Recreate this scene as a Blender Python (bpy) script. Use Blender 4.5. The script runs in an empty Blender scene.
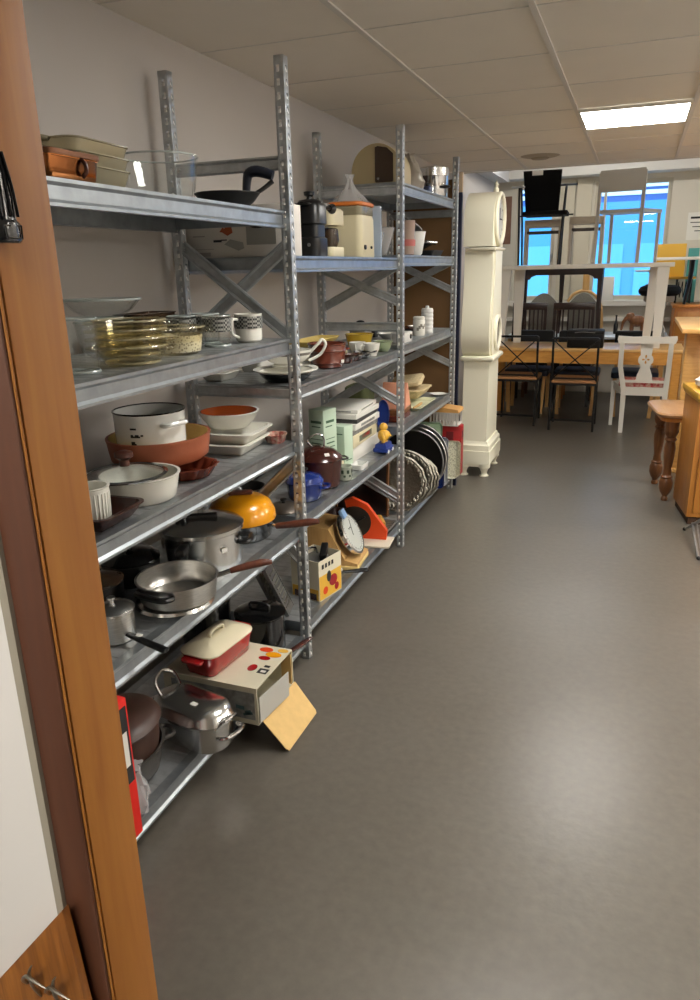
import bpy, bmesh, math, random
from mathutils import Vector, Matrix
random.seed(7)
PI = math.pi
scene = bpy.context.scene
COL = scene.collection

# ------------------------------------------------------------------ materials
def lin(c):
    return tuple(((x/255)/12.92 if x/255 <= .04045 else ((x/255+.055)/1.055)**2.4) for x in c)

_mats = {}
def mat(name, rgb, rough=.5, metal=0., noise=None, bump=None, trans=0., ior=1.45, emit=0., spec=.5, coat=0., stretch=None, rgb2=None):
    if name in _mats: return _mats[name]
    m = bpy.data.materials.new(name); m.use_nodes = True
    nt = m.node_tree; b = nt.nodes['Principled BSDF']
    c = lin(rgb) + (1,)
    b.inputs['Base Color'].default_value = c
    b.inputs['Roughness'].default_value = rough
    b.inputs['Metallic'].default_value = metal
    b.inputs['Specular IOR Level'].default_value = spec
    b.inputs['Transmission Weight'].default_value = trans
    b.inputs['IOR'].default_value = ior
    b.inputs['Coat Weight'].default_value = coat
    if emit:
        b.inputs['Emission Color'].default_value = c
        b.inputs['Emission Strength'].default_value = emit
    if noise or bump:
        tc = nt.nodes.new('ShaderNodeTexCoord'); mp = nt.nodes.new('ShaderNodeMapping')
        nt.links.new(tc.outputs['Object'], mp.inputs['Vector'])
        if stretch: mp.inputs['Scale'].default_value = stretch
    if noise:
        n = nt.nodes.new('ShaderNodeTexNoise'); n.inputs['Scale'].default_value = noise[0]; n.inputs['Detail'].default_value = 6
        nt.links.new(mp.outputs['Vector'], n.inputs['Vector'])
        r = nt.nodes.new('ShaderNodeValToRGB')
        a = noise[1]
        c2 = lin(rgb2) if rgb2 else tuple(x*(1-a) for x in c[:3])
        c3 = c[:3] if rgb2 else tuple(min(1, x*(1+a)) for x in c[:3])
        r.color_ramp.elements[0].color = c2 + (1,); r.color_ramp.elements[0].position = .33
        r.color_ramp.elements[1].color = tuple(c3) + (1,); r.color_ramp.elements[1].position = .67
        nt.links.new(n.outputs['Fac'], r.inputs['Fac']); nt.links.new(r.outputs['Color'], b.inputs['Base Color'])
    if bump:
        n = nt.nodes.new('ShaderNodeTexNoise'); n.inputs['Scale'].default_value = bump[0]
        nt.links.new(mp.outputs['Vector'], n.inputs['Vector'])
        bp = nt.nodes.new('ShaderNodeBump'); bp.inputs['Strength'].default_value = bump[1]; bp.inputs['Distance'].default_value = .01
        nt.links.new(n.outputs['Fac'], bp.inputs['Height']); nt.links.new(bp.outputs['Normal'], b.inputs['Normal'])
    _mats[name] = m
    return m

def pane_mat(name, col, ior, rough=.02):
    m = bpy.data.materials.new(name); m.use_nodes = True
    nt = m.node_tree; nt.nodes.clear()
    o = nt.nodes.new('ShaderNodeOutputMaterial'); mx = nt.nodes.new('ShaderNodeMixShader')
    t = nt.nodes.new('ShaderNodeBsdfTransparent'); g = nt.nodes.new('ShaderNodeBsdfGlossy'); f = nt.nodes.new('ShaderNodeMapRange'); lw = nt.nodes.new('ShaderNodeLayerWeight'); pw = nt.nodes.new('ShaderNodeMath'); pw.operation = 'POWER'; pw.inputs[1].default_value = 3.
    lw.inputs['Blend'].default_value = .5; f.inputs[3].default_value = .035; f.inputs[4].default_value = ior-1.
    nt.links.new(lw.outputs['Facing'], pw.inputs[0]); nt.links.new(pw.outputs[0], f.inputs[0])
    g.inputs['Roughness'].default_value = rough; t.inputs['Color'].default_value = col + (1,)
    nt.links.new(f.outputs[0], mx.inputs[0]); nt.links.new(t.outputs[0], mx.inputs[1]); nt.links.new(g.outputs[0], mx.inputs[2])
    nt.links.new(mx.outputs[0], o.inputs['Surface'])
    return m

def film_mat():
    # thin clear plastic film
    m = bpy.data.materials.new('clear plastic film'); m.use_nodes = True
    nt = m.node_tree; b = nt.nodes['Principled BSDF']
    b.inputs['Base Color'].default_value = (.75,.75,.75,1); b.inputs['Roughness'].default_value = .15
    b.inputs['Alpha'].default_value = .38
    return m

def wood(name, light, dark, scale=(1,1,1), rough=.4, dens=9., coat=0.):
    if name in _mats: return _mats[name]
    m = bpy.data.materials.new(name); m.use_nodes = True
    nt = m.node_tree; b = nt.nodes['Principled BSDF']
    tc = nt.nodes.new('ShaderNodeTexCoord'); mp = nt.nodes.new('ShaderNodeMapping'); mp.inputs['Scale'].default_value = scale
    nt.links.new(tc.outputs['Object'], mp.inputs['Vector'])
    n = nt.nodes.new('ShaderNodeTexNoise'); n.inputs['Scale'].default_value = dens; n.inputs['Detail'].default_value = 8; n.inputs['Distortion'].default_value = .6
    nt.links.new(mp.outputs['Vector'], n.inputs['Vector'])
    r = nt.nodes.new('ShaderNodeValToRGB')
    r.color_ramp.elements[0].color = lin(dark)+(1,); r.color_ramp.elements[0].position = .3
    r.color_ramp.elements[1].color = lin(light)+(1,); r.color_ramp.elements[1].position = .7
    nt.links.new(n.outputs['Fac'], r.inputs['Fac']); nt.links.new(r.outputs['Color'], b.inputs['Base Color'])
    b.inputs['Roughness'].default_value = rough; b.inputs['Coat Weight'].default_value = coat
    _mats[name] = m
    return m

GALV  = mat('galvanised steel', (182,186,188), .38, .72, noise=(30,.12), bump=(60,.04))
BEAM  = mat('galvanised beam', (158,164,168), .36, .85, noise=(24,.12))
GLINT  = mat('zinc slot glint', (244,244,240), .4, .1)
STEEL = mat('polished steel', (222,222,220), .2, 1., noise=(14,.05))
BRUSH = mat('brushed steel', (205,203,198), .28, 1., noise=(40,.1), stretch=(1,1,8))
ALU   = mat('dull aluminium', (150,150,148), .42, .9, noise=(20,.12))
DARKALU = mat('dark cast aluminium', (78,74,70), .5, .6, noise=(25,.12))
CHROME= mat('chrome', (205,205,205), .08, 1.)
SILVER= mat('silver plate', (158,154,142), .3, 1., bump=(60,.6))
COPPER= mat('copper', (156,98,56), .22, 1., noise=(10,.15))
WENAM = mat('white enamel', (232,232,228), .2, 0, coat=.5)
CERAM = mat('white ceramic', (226,224,214), .25)
CREAM = mat('cream ceramic', (216,206,172), .3)
CREAMPL = mat('cream plastic', (214,204,170), .4)
WPLAST= mat('white plastic', (220,220,216), .4)
BLACKPL=mat('black plastic', (14,14,15), .35)
BLUEBLK=mat('blue black plastic', (22,26,38), .4)
BLACKEN=mat('black enamel', (9,9,10), .14, coat=.5)
BLACKNS=mat('black nonstick', (18,17,16), .45)
BROWNEN=mat('brown enamel', (60,27,21), .2, coat=.4)
DKBROWN=mat('dark brown glaze', (52,26,20), .25)
BROWNCT=mat('brown cast metal', (60,40,32), .42, noise=(22,.15))
TERRA = mat('terracotta', (146,80,52), .55, noise=(14,.1))
REDBR = mat('red brown glaze', (108,48,32), .25)
ORGLAZE=mat('orange brown glaze', (176,84,34), .2, coat=.4)
YELGLZ= mat('cream yellow glaze', (216,186,120), .25)
ORANGEN=mat('orange yellow enamel', (228,152,16), .22, coat=.4)
REDEN = mat('red enamel', (150,22,24), .2, coat=.4)
BLUEEN= mat('blue enamel', (24,44,112), .2, coat=.4)
REDCARD=mat('red card', (208,32,22), .5)
ORCARD= mat('orange red paint', (206,66,20), .45)
KRAFT = mat('kraft cardboard', (206,172,112), .8, noise=(25,.06))
BRBOARD=mat('brown hardboard', (112,82,48), .7, noise=(3,.15))
WHITEPP=mat('white paper', (222,220,212), .8)
GREYPP= mat('grey printed paper', (140,140,136), .8, noise=(40,.35))
GREENPP=mat('pale green paper', (186,206,184), .8)
INK   = mat('black ink', (30,30,30), .7)
REDINK= mat('red ink', (170,50,40), .7)
PINKPP= mat('salmon paper', (214,150,120), .8)
BLUEPL= mat('blue plastic', (20,46,118), .4)
YELPL = mat('yellow plastic', (218,170,62), .4)
GREENPL=mat('pale green plastic', (176,196,166), .4, noise=(8,.15), rgb2=(120,150,112))
GLASS = pane_mat('clear glass', (.965,.975,.97), 1.5, .05)
AMBER = pane_mat('amber tinted glass', (.975,.95,.86), 1.5, .06)
AMBRIM = mat('amber edge highlight', (238,228,188), .08, spec=1.)  # pale rim rings, highlights on the glass put into their colour
AMBRIM.node_tree.nodes['Principled BSDF'].inputs['Alpha'].default_value = .3
GLRIM = mat('clear edge highlight', (214,224,220), .06, spec=1.)  # lighter than the glass, so rim highlights sit in this colour
GLRIM.node_tree.nodes['Principled BSDF'].inputs['Alpha'].default_value = .45
SMOKE = mat('smoky cream glass', (228,216,180), .2, trans=.65, ior=1.4)
DKGLASS=mat('dark tinted glass', (60,46,34), .06, trans=.2)
PANE  = pane_mat('window glass',(1,1,1),1.3)
FILM  = film_mat()
BRWOOD= wood('brown handle wood', (104,56,36), (78,38,26), (6,6,1), .4)
OAK   = wood('light oak', (220,174,106), (200,150,82), (1,8,8), .35)
TAN   = wood('tan beech', (208,170,110), (192,150,92), (8,8,1), .45)
DKWOOD= wood('dark brown wood', (44,24,18), (28,14,11), (1,6,6), .3)
MIDWOOD=wood('mid brown wood', (128,82,44), (96,56,28), (6,6,1), .35)
ORWOOD= wood('orange pine', (190,122,52), (172,104,40), (9,9,.7), .4, dens=5)
CABWOOD=wood('orange oak veneer', (184,124,54), (164,104,42), (8,8,.8), .35, dens=6)
JAMBW = wood('varnished pine post', (160,104,38), (142,86,26), (10,10,.6), .6, dens=5)
SHADECAS = wood('backlit casing wood', (92,54,34), (78,44,28), (10,10,.6), .5, dens=5)  # shade of the backlit casing face put into a darker brown
LTWOOD= wood('pale birch', (216,172,110), (198,150,88), (6,6,1), .35)
WPAINT= mat('white painted wood', (224,220,210), .45)
GPAINT= mat('grey white paint', (176,172,164), .5)
CLOCKP= mat('cream clock paint', (232,228,206), .42, noise=(2,.03))
BLKMET= mat('black painted metal', (20,18,17), .4, .3)
BLKLTH= mat('black leather', (10,10,11), .55, bump=(90,.3), spec=.3)
BLKFAB= mat('black fabric', (9,9,11), .9, spec=.2)
GREYFAB=mat('grey fabric', (120,116,106), .9, noise=(80,.1))
RUBBER= mat('dark rubber', (26,26,26), .7)
WALLM = mat('wall paint', (190,184,178), .85, noise=(1.2,.015))
WALLW = mat('white wall paint', (216,212,206), .8)
BACKW = mat('back wall paint', (206,200,186), .8)

# ------------------------------------------------------------------ mesh builder
def frame_z(d):
    d = d.normalized(); a = Vector((0,0,1)) if abs(d.z) < .9 else Vector((1,0,0))
    x = a.cross(d).normalized(); y = d.cross(x)
    return x, y

class MB:
    def __init__(s): s.bm = bmesh.new(); s.mi = 0; s.mats = []
    def use(s, m):
        if m not in s.mats: s.mats.append(m)
        s.mi = s.mats.index(m); return s
    def _f(s, vs):
        try:
            f = s.bm.faces.new(vs); f.material_index = s.mi; f.smooth = True; return f
        except ValueError: return None
    def rings(s, rings, closed_ends=True, loop=False):
        R = [[s.bm.verts.new(p) for p in r] for r in rings]
        n = len(R[0])
        k = len(R)
        for i in range(k if loop else k-1):
            a, b = R[i], R[(i+1) % k]
            for j in range(n):
                s._f((a[j], a[(j+1)%n], b[(j+1)%n], b[j]))
        if closed_ends and not loop:
            s._f(list(reversed(R[0]))); s._f(R[-1])
        return [v for r in R for v in r]
    def lathe(s, prof, n=32, c=(0,0,0), sx=1., sy=1., M=None):
        # prof: list of (r,z); r==0 makes a pole
        R = []
        for r, z in prof:
            if r <= 1e-6: R.append([s.bm.verts.new((c[0],c[1],c[2]+z))])
            else: R.append([s.bm.verts.new((c[0]+sx*r*math.cos(2*PI*i/n), c[1]+sy*r*math.sin(2*PI*i/n), c[2]+z)) for i in range(n)])
        for a, b in zip(R, R[1:]):
            if len(a) == 1 and len(b) == 1: continue
            for j in range(n):
                k = (j+1) % n
                if len(a) == 1: s._f((a[0], b[k], b[j]))
                elif len(b) == 1: s._f((a[j], a[k], b[0]))
                else: s._f((a[j], a[k], b[k], b[j]))
        vs = [v for r in R for v in r]
        if M is not None: bmesh.ops.transform(s.bm, matrix=M, verts=vs)
        return s
    def rr(s, prof, a, b, c, n=6, M=None, cap0=True, cap1=True):
        # rounded-rectangle loft. prof: (offset, z); a,b half sizes, c corner radius
        R = []
        for o, z in prof:
            aa, bb = max(a+o,.0005), max(b+o,.0005); cc = min(max(c+o,.0004), aa-.0001, bb-.0001)
            pts = []
            for q, (sx, sy) in enumerate(((1,1),(-1,1),(-1,-1),(1,-1))):
                for i in range(n+1):
                    t = q*PI/2 + i*PI/2/n
                    pts.append((sx*(aa-cc)+cc*math.cos(t), sy*(bb-cc)+cc*math.sin(t), z))
            R.append([s.bm.verts.new(p) for p in pts])
        m = len(R[0])
        for x, y in zip(R, R[1:]):
            for j in range(m): s._f((x[j], x[(j+1)%m], y[(j+1)%m], y[j]))
        if cap0: s._f(list(reversed(R[0])))
        if cap1: s._f(R[-1])
        vs = [v for r in R for v in r]
        if M is not None: bmesh.ops.transform(s.bm, matrix=M, verts=vs)
        return s
    def box(s, c, d, M=None, bev=0., rz=0., rx=0., ry=0.):
        r = bmesh.ops.create_cube(s.bm, size=1.)
        vs = r['verts']
        T = Matrix.Translation(c) @ Matrix.Rotation(rz,4,'Z') @ Matrix.Rotation(ry,4,'Y') @ Matrix.Rotation(rx,4,'X') @ Matrix.Diagonal((d[0],d[1],d[2],1))
        if M is not None: T = M @ T
        bmesh.ops.transform(s.bm, matrix=T, verts=vs)
        fs = set(f for v in vs for f in v.link_faces)
        for f in fs: f.material_index = s.mi; f.smooth = True
        if bev:
            es = list(set(e for v in vs for e in v.link_edges))
            q = bmesh.ops.bevel(s.bm, geom=es, offset=bev, segments=2, affect='EDGES', profile=.5, clamp_overlap=True)
            for f in q['faces']: f.material_index = s.mi; f.smooth = True
        return s
    def bx(s, x0, x1, y0, y1, z0, z1, bev=0.):
        return s.box(((x0+x1)/2,(y0+y1)/2,(z0+z1)/2), (abs(x1-x0),abs(y1-y0),abs(z1-z0)), bev=bev)
    def bar(s, p, q, w, h, up=(0,0,1), bev=0.):
        # rectangular bar from p to q
        p, q = Vector(p), Vector(q); d = q-p; L = d.length; z = d/L
        u = Vector(up)
        if abs(z.dot(u)) > .98: u = Vector((0,1,0))
        x = u.cross(z).normalized(); y = z.cross(x)
        M = Matrix(((x.x,y.x,z.x,0),(x.y,y.y,z.y,0),(x.z,y.z,z.z,0),(0,0,0,1)))
        return s.box((0,0,L/2), (w,h,L), M=Matrix.Translation(p) @ M, bev=bev)
    def tube(s, pts, r, n=8, closed=False, smooth=0, flat=1.):
        P = [Vector(p) for p in pts]
        if smooth:
            Q = []
            k = len(P)
            rng = range(k if closed else k-1)
            for i in rng:
                p0 = P[(i-1)%k] if (closed or i > 0) else P[0]
                p1, p2 = P[i], P[(i+1)%k]
                p3 = P[(i+2)%k] if (closed or i+2 < k) else P[-1]
                for j in range(smooth):
                    t = j/smooth
                    Q.append(.5*((2*p1)+(-p0+p2)*t+(2*p0-5*p1+4*p2-p3)*t*t+(-p0+3*p1-3*p2+p3)*t**3))
            if not closed: Q.append(P[-1])
            if isinstance(r, (list,tuple)):
                rr_ = []
                for i in rng:
                    for j in range(smooth): rr_.append(r[i]*(1-j/smooth)+r[(i+1)%k]*j/smooth)
                if not closed: rr_.append(r[-1])
                r = rr_
            P = Q
        k = len(P); rings = []
        x = None
        for i in range(k):
            if closed: d = (P[(i+1)%k]-P[(i-1)%k])
            else: d = P[min(i+1,k-1)]-P[max(i-1,0)]
            d.normalize()
            if x is None: x, y = frame_z(d)
            else:
                x = (x - d*x.dot(d)).normalized(); y = d.cross(x)
            ri = r[i] if isinstance(r,(list,tuple)) else r
            rings.append([P[i] + ri*(math.cos(2*PI*j/n)*x + flat*math.sin(2*PI*j/n)*y) for j in range(n)])
        s.rings(rings, loop=closed)
        return s
    def prism(s, poly, axis, a, b, M=None):
        def P(u, v, w):
            return {'x':(w,u,v), 'y':(u,w,v), 'z':(u,v,w)}[axis]
        A = [s.bm.verts.new(P(u,v,a)) for u,v in poly]; B = [s.bm.verts.new(P(u,v,b)) for u,v in poly]
        n = len(A)
        for j in range(n): s._f((A[j],A[(j+1)%n],B[(j+1)%n],B[j]))
        s._f(list(reversed(A))); s._f(B)
        if M is not None: bmesh.ops.transform(s.bm, matrix=M, verts=A+B)
        return s
    def ball(s, c, r, n=14, sc=(1,1,1)):
        q = bmesh.ops.create_uvsphere(s.bm, u_segments=n, v_segments=n//2+2, radius=r)
        bmesh.ops.transform(s.bm, matrix=Matrix.Translation(c) @ Matrix.Diagonal((sc[0],sc[1],sc[2],1)), verts=q['verts'])
        for f in set(f for v in q['verts'] for f in v.link_faces): f.material_index = s.mi; f.smooth = True
        return s
    def build(s, name, m=None, parent=None, loc=(0,0,0), rz=0., sharp=38., rot=None):
        bmesh.ops.recalc_face_normals(s.bm, faces=s.bm.faces[:])
        lim = math.radians(sharp)
        for e in s.bm.edges:
            if len(e.link_faces) == 2 and e.calc_face_angle(0) > lim: e.smooth = False
        me = bpy.data.meshes.new(name); s.bm.to_mesh(me); s.bm.free()
        for x in (s.mats or [m]): me.materials.append(x)
        o = bpy.data.objects.new(name, me); COL.objects.link(o)
        o.location = loc; o.rotation_euler = rot if rot else (0,0,rz)
        if parent: o.parent = parent
        return o

def tag(o, label, cat, group=None, kind=None):
    o['label'] = label; o['category'] = cat
    if group: o['group'] = group
    if kind: o['kind'] = kind
    return o
def thing(name, label, cat, loc=(0,0,0), rz=0., group=None, rot=None):
    o = bpy.data.objects.new(name, None); COL.objects.link(o)
    o.location = loc; o.rotation_euler = rot if rot else (0,0,rz); o.empty_display_size = .05
    return tag(o, label, cat, group)
def struct(o): o['kind'] = 'structure'; return o
def copy_tree(o, loc, rz, label, group=None):
    r = o.copy(); COL.objects.link(r); r.location = loc; r.rotation_euler = (0,0,rz); r['label'] = label
    if group: r['group'] = group
    for ch in list(o.children):
        c = ch.copy(); COL.objects.link(c); c.parent = r
        for g in list(ch.children):
            d = g.copy(); COL.objects.link(d); d.parent = c
    return r
def outline(outer, holes, thick, name, m, parent=None, loc=(0,0,0), rot=(0,0,0), bevel=0.):
    # flat shape with real holes, thickness along local Z
    cu = bpy.data.curves.new(name, 'CURVE'); cu.dimensions = '2D'; cu.fill_mode = 'BOTH'; cu.extrude = thick/2; cu.bevel_depth = bevel
    for pts in [outer]+holes:
        sp = cu.splines.new('POLY'); sp.points.add(len(pts)-1); sp.use_cyclic_u = True
        for p, q in zip(sp.points, pts): p.co = (q[0], q[1], 0, 1)
    t = bpy.data.objects.new('tmp', cu); COL.objects.link(t)
    bpy.context.view_layer.update()
    me = bpy.data.meshes.new_from_object(t.evaluated_get(bpy.context.evaluated_depsgraph_get()))
    bpy.data.objects.remove(t); bpy.data.curves.remove(cu)
    me.name = name; me.materials.clear(); me.materials.append(m)
    o = bpy.data.objects.new(name, me); COL.objects.link(o); o.location = loc; o.rotation_euler = rot
    if parent: o.parent = parent
    return o
def circ(cx, cy, r, n=20, a0=0, a1=2*PI, ry=None):
    ry = ry or r
    return [(cx+r*math.cos(a0+(a1-a0)*i/n), cy+ry*math.sin(a0+(a1-a0)*i/n)) for i in range(n)]

# ------------------------------------------------------------------ vessel profiles
def vessel(r, h, t=.003, rb=None, lip=.0, foot=.006):
    rb = rb if rb is not None else r*.94
    return [(0,0),(rb-foot,0),(rb,foot),(rb+(r-rb)*.5,h*.5),(r,h-.004),(r+lip,h-.002),(r+lip,h),(r-t,h),(rb+(r-rb)*.5-t,h*.5),(rb-t,foot+t),(rb-foot-t,t),(0,t)]
def rvessel(h, t=.003, flare=.012, lip=.004, foot=.006):
    # offsets relative to the mouth outline
    return [(-flare-foot,0),(-flare,foot),(-flare*.4,h*.55),(0,h-.004),(lip,h-.003),(lip,h),(-t,h),(-flare*.4-t,h*.55),(-flare-t,foot+t),(-flare-foot-t,t)]
def lid_profile(r, h, rim=.006):
    return [(0,h),(r*.35,h*.95),(r*.7,h*.7),(r*.92,h*.25),(r,rim*.6),(r+.002,rim*.3),(r+.002,0),(r-.006,0),(r*.9,h*.25-.003),(r*.68,h*.7-.003),(0,h-.003)]
def rlid(h):
    return [(.003,0),(.003,.004),(0,.006),(-.012,h*.5),(-.03,h*.85),(-.05,h),]
def rim_ring(t, r, z, m, rad=.003, name='rim', sx=1., sy=1.):
    b = MB(); b.tube([(sx*r*math.cos(2*PI*i/40),sy*r*math.sin(2*PI*i/40),z) for i in range(40)],rad,6,closed=True); b.build(name, m, t)
def sticker(parent, loc, nrm=(0,0,1), s=.011):
    d = Vector(nrm); q = d.to_track_quat('Z','Y')
    b = MB(); b.rr([(0,0),(0,.0008)], s, s*.7, s*.25, 3)
    o = b.build('price_sticker', WHITEPP, parent); o.location = loc; o.rotation_euler = q.to_euler()
    o['label'] = 'small white price sticker'
    return o
# ------------------------------------------------------------------ camera
H = 1.52
Rw = ((0.935,0.088,-0.344),(0.354,-0.289,0.889),(-0.022,-0.953,-0.302))
_r = Vector([Rw[i][0] for i in range(3)]).normalized(); _f = Vector([Rw[i][2] for i in range(3)])
_f = (_f - _r*_f.dot(_r)).normalized(); _u = _r.cross(_f)
cam = bpy.data.cameras.new('camera'); camo = bpy.data.objects.new('camera', cam); COL.objects.link(camo)
cam.sensor_fit = 'HORIZONTAL'; cam.sensor_width = 36; cam.lens = 728.0/700*36; cam.clip_start = .02
camo.matrix_world = Matrix(((_r.x,_u.x,-_f.x,0),(_r.y,_u.y,-_f.y,0),(_r.z,_u.z,-_f.z,H),(0,0,0,1)))
scene.camera = camo

# ------------------------------------------------------------------ room
XL, XR, YB, YN, ZC = -1.66, 3.6, 9.5, -2.2, 2.33
def floor_mat():
    m = bpy.data.materials.new('linoleum'); m.use_nodes = True
    nt = m.node_tree; b = nt.nodes['Principled BSDF']; N = nt.nodes.new; L = nt.links.new
    tc = N('ShaderNodeTexCoord')
    n1 = N('ShaderNodeTexNoise'); n1.inputs['Scale'].default_value = 3.2; n1.inputs['Detail'].default_value = 6; n1.inputs['Roughness'].default_value = .7
    n2 = N('ShaderNodeTexNoise'); n2.inputs['Scale'].default_value = 34; n2.inputs['Detail'].default_value = 8
    L(tc.outputs['Object'], n1.inputs['Vector']); L(tc.outputs['Object'], n2.inputs['Vector'])
    r1 = N('ShaderNodeValToRGB'); r1.color_ramp.elements[0].color = lin((86,81,73))+(1,); r1.color_ramp.elements[1].color = lin((96,91,83))+(1,)
    r1.color_ramp.elements[0].position = .3; r1.color_ramp.elements[1].position = .7
    r2 = N('ShaderNodeValToRGB'); r2.color_ramp.elements[0].color = lin((60,57,52))+(1,); r2.color_ramp.elements[1].color = lin((116,110,101))+(1,)
    L(n1.outputs['Fac'], r1.inputs['Fac']); L(n2.outputs['Fac'], r2.inputs['Fac'])
    mx = N('ShaderNodeMixRGB'); mx.inputs[0].default_value = .38
    L(r1.outputs[0], mx.inputs[1]); L(r2.outputs[0], mx.inputs[2])
    # scuffs
    v = N('ShaderNodeTexNoise'); v.inputs['Scale'].default_value = 16; v.inputs['Detail'].default_value = 10; v.inputs['Roughness'].default_value = .8
    L(tc.outputs['Object'], v.inputs['Vector'])
    rv = N('ShaderNodeValToRGB'); rv.color_ramp.elements[0].position = .66; rv.color_ramp.elements[1].position = .78
    L(v.outputs['Fac'], rv.inputs['Fac'])
    m2 = N('ShaderNodeMixRGB'); m2.inputs[2].default_value = lin((130,124,116))+(1,)
    ml = N('ShaderNodeMath'); ml.operation = 'MULTIPLY'; ml.inputs[1].default_value = .1
    L(rv.outputs[0], ml.inputs[0]); L(ml.outputs[0], m2.inputs[0]); L(mx.outputs[0], m2.inputs[1]); L(m2.outputs[0], b.inputs['Base Color'])
    mr = N('ShaderNodeMapRange'); mr.inputs[3].default_value = .29; mr.inputs[4].default_value = .38
    L(n1.outputs['Fac'], mr.inputs[0]); L(mr.outputs[0], b.inputs['Roughness'])
    b.inputs['Specular IOR Level'].default_value = .5
    bp = N('ShaderNodeBump'); bp.inputs['Strength'].default_value = .06; bp.inputs['Distance'].default_value = .01
    L(n2.outputs['Fac'], bp.inputs['Height']); L(bp.outputs['Normal'], b.inputs['Normal'])
    return m
FLOORM = floor_mat()
CEILM = mat('ceiling tile', (228,222,212), .9, noise=(3,.02))
BARM = mat('ceiling grid bar', (212,208,202), .6)
def S(name, x0,x1,y0,y1,z0,z1, m, bev=0.): return struct(MB().bx(x0,x1,y0,y1,z0,z1,bev).build(name, m))
S('floor', XL-.1,XR+.1,YN-.1,YB+.3,-.1,0, FLOORM)
S('wall_left', XL-.1,XL,YN-.1,YB+.3,0,2.9, WALLM)
S('wall_right', XR,XR+.1,YN-.1,YB+.3,0,2.9, WALLM)
S('wall_behind', XL,XR,YN-.1,YN,0,2.9, WALLM)
S('ceiling', XL,XR,YN,7.12,ZC,ZC+.06, CEILM)
S('ceiling_upper', XL,XR,7.12,YB+.3,2.86,2.92, mat('upper ceiling paint',(196,192,184),.9))
S('ceiling_edge', XL,XR,7.12,7.16,ZC,2.86, mat('ceiling edge paint',(190,182,168),.8))
b = MB()
x = -1.0
while x < XR:
    b.bx(x-.011,x+.011,.72,7.12,ZC-.006,ZC+.001); x += .6
y = 1.0
k = 0
while y < 7.1:
    b.bx(XL,XR,y-.0035,y+.0035,ZC-.002,ZC+.001); y += .6
struct(b.build('trim_1', BARM))
# door wall with the opening the photograph looks through
S('wall_front', XL,-.6885,.602,.72,0,ZC, WALLW)
S('wall_front_right', .95,XR,.57,.72,0,ZC, WALLW)
o = MB().bx(-.686,-.62,.6125,.70,0,ZC,.003).build('trim_2', JAMBW); struct(o)
b = MB(); b.bx(-.6745,-.6235,.603,.6120,0,ZC,.002)
struct(b.build('trim_3', SHADECAS))
b = MB(); b.tube([(-.6215,.6085,0),(-.6215,.6085,ZC)], .0016, 10); struct(b.build('trim_4', JAMBW))
S('trim_5', -.688,-.6750,.598,.606,0,ZC, mat('beige casing edge',(150,142,126),.7))

# back wall with windows
WIN = [(-1.44,-.98),(-.55,.27),(.95,2.05),(2.15,3.35)]
ZW0, ZW1 = 1.11, 2.42
b = MB()
xs = [XL] + [v for w in WIN for v in w] + [XR]
for i in range(0, len(xs), 2): b.bx(xs[i],xs[i+1],YB,YB+.25,0,2.86)
for a, c in WIN: b.bx(a,c,YB,YB+.25,0,ZW0); b.bx(a,c,YB,YB+.25,ZW1,2.86)
struct(b.build('wall_back', BACKW))
S('trim_6', XL,XR,9.22,YB,2.47,2.86, mat('bulkhead paint',(214,212,206),.7))
S('trim_7', XL,-1.5,7.16,9.22,2.44,2.60, mat('duct paint',(214,212,210),.7))
S('trim_8', XL+.001,XR,YB-.09,YB,1.04,1.10, WPAINT)
S('trim_9', XL+.001,XR,YB-.05,YB,.86,.90, WPAINT)
FRM = mat('window frame paint',(196,188,170),.5)
for i, (a, c) in enumerate(WIN):
    r = thing('window_%d'%(i+1), 'x','window',(0,0,0)); 
    for k in ('label','category'): del r[k]
    r['kind'] = 'structure'
    b = MB(); w = .045
    b.bx(a,a+w,YB+.03,YB+.10,ZW0,ZW1); b.bx(c-w,c,YB+.03,YB+.10,ZW0,ZW1); b.bx(a+w,c-w,YB+.03,YB+.10,ZW0,ZW0+w); b.bx(a+w,c-w,YB+.03,YB+.10,ZW1-w,ZW1)
    if i == 1: b.bx(a+.10,a+.13,YB+.03,YB+.10,ZW0+w,ZW1-w)
    f = b.build('window_frame', FRM, r); f['kind'] = 'structure'
    g = MB().bx(a+w,c-w,YB+.06,YB+.066,ZW0+w,ZW1-w).build('pane', PANE, r); g['kind'] = 'structure'
    if i < 2:
        b = MB(); b.box(((a+.02) if i else (c-.022),YB+.02,1.62),(.018,.014,.05)); b.box(((a+.02) if i else (c-.022),YB+.008,1.60),(.012,.012,.10),bev=.003)
        h = b.build('window_handle', ALU, r); h['kind'] = 'structure'
# wall pier panelling between the windows
b = MB(); b.bx(-.93,-.77,YB-.03,YB,1.11,2.45); b.bx(-.75,-.58,YB-.045,YB,1.11,2.45); struct(b.build('trim_10', mat('pier panel paint',(198,190,170),.6)))

# outside: a pale blue block across the yard
def facade_mat():
    m = bpy.data.materials.new('facade'); m.use_nodes = True
    nt = m.node_tree; b = nt.nodes['Principled BSDF']; N = nt.nodes.new; L = nt.links.new
    b.inputs['Base Color'].default_value = lin((80,156,212))+(1,); b.inputs['Roughness'].default_value = .6
    return m
FAC = facade_mat()
bl = thing('office_building','pale blue office block across the yard outside the windows','building',(0,17,0))
MB().bx(-9,9,0,4,-3,2.72).build('facade_wall', FAC, bl)
b = MB()
for z, hh in ((2.835,.08),(2.975,.055),(3.2,.08)): b.bx(-9,9,-.06,0,z,z+hh)
b.build('white_ledge', mat('white ledge',(236,240,242),.5), bl)
MB().bx(-9,9,-.02,4,3.45,4.6).build('upper_wall', mat('upper facade blue',(66,104,170),.6), bl)
MB().bx(-9,9,.0,4,2.7201,3.45).build('window_band', mat('facade window band',(58,100,172),.3), bl)
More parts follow.
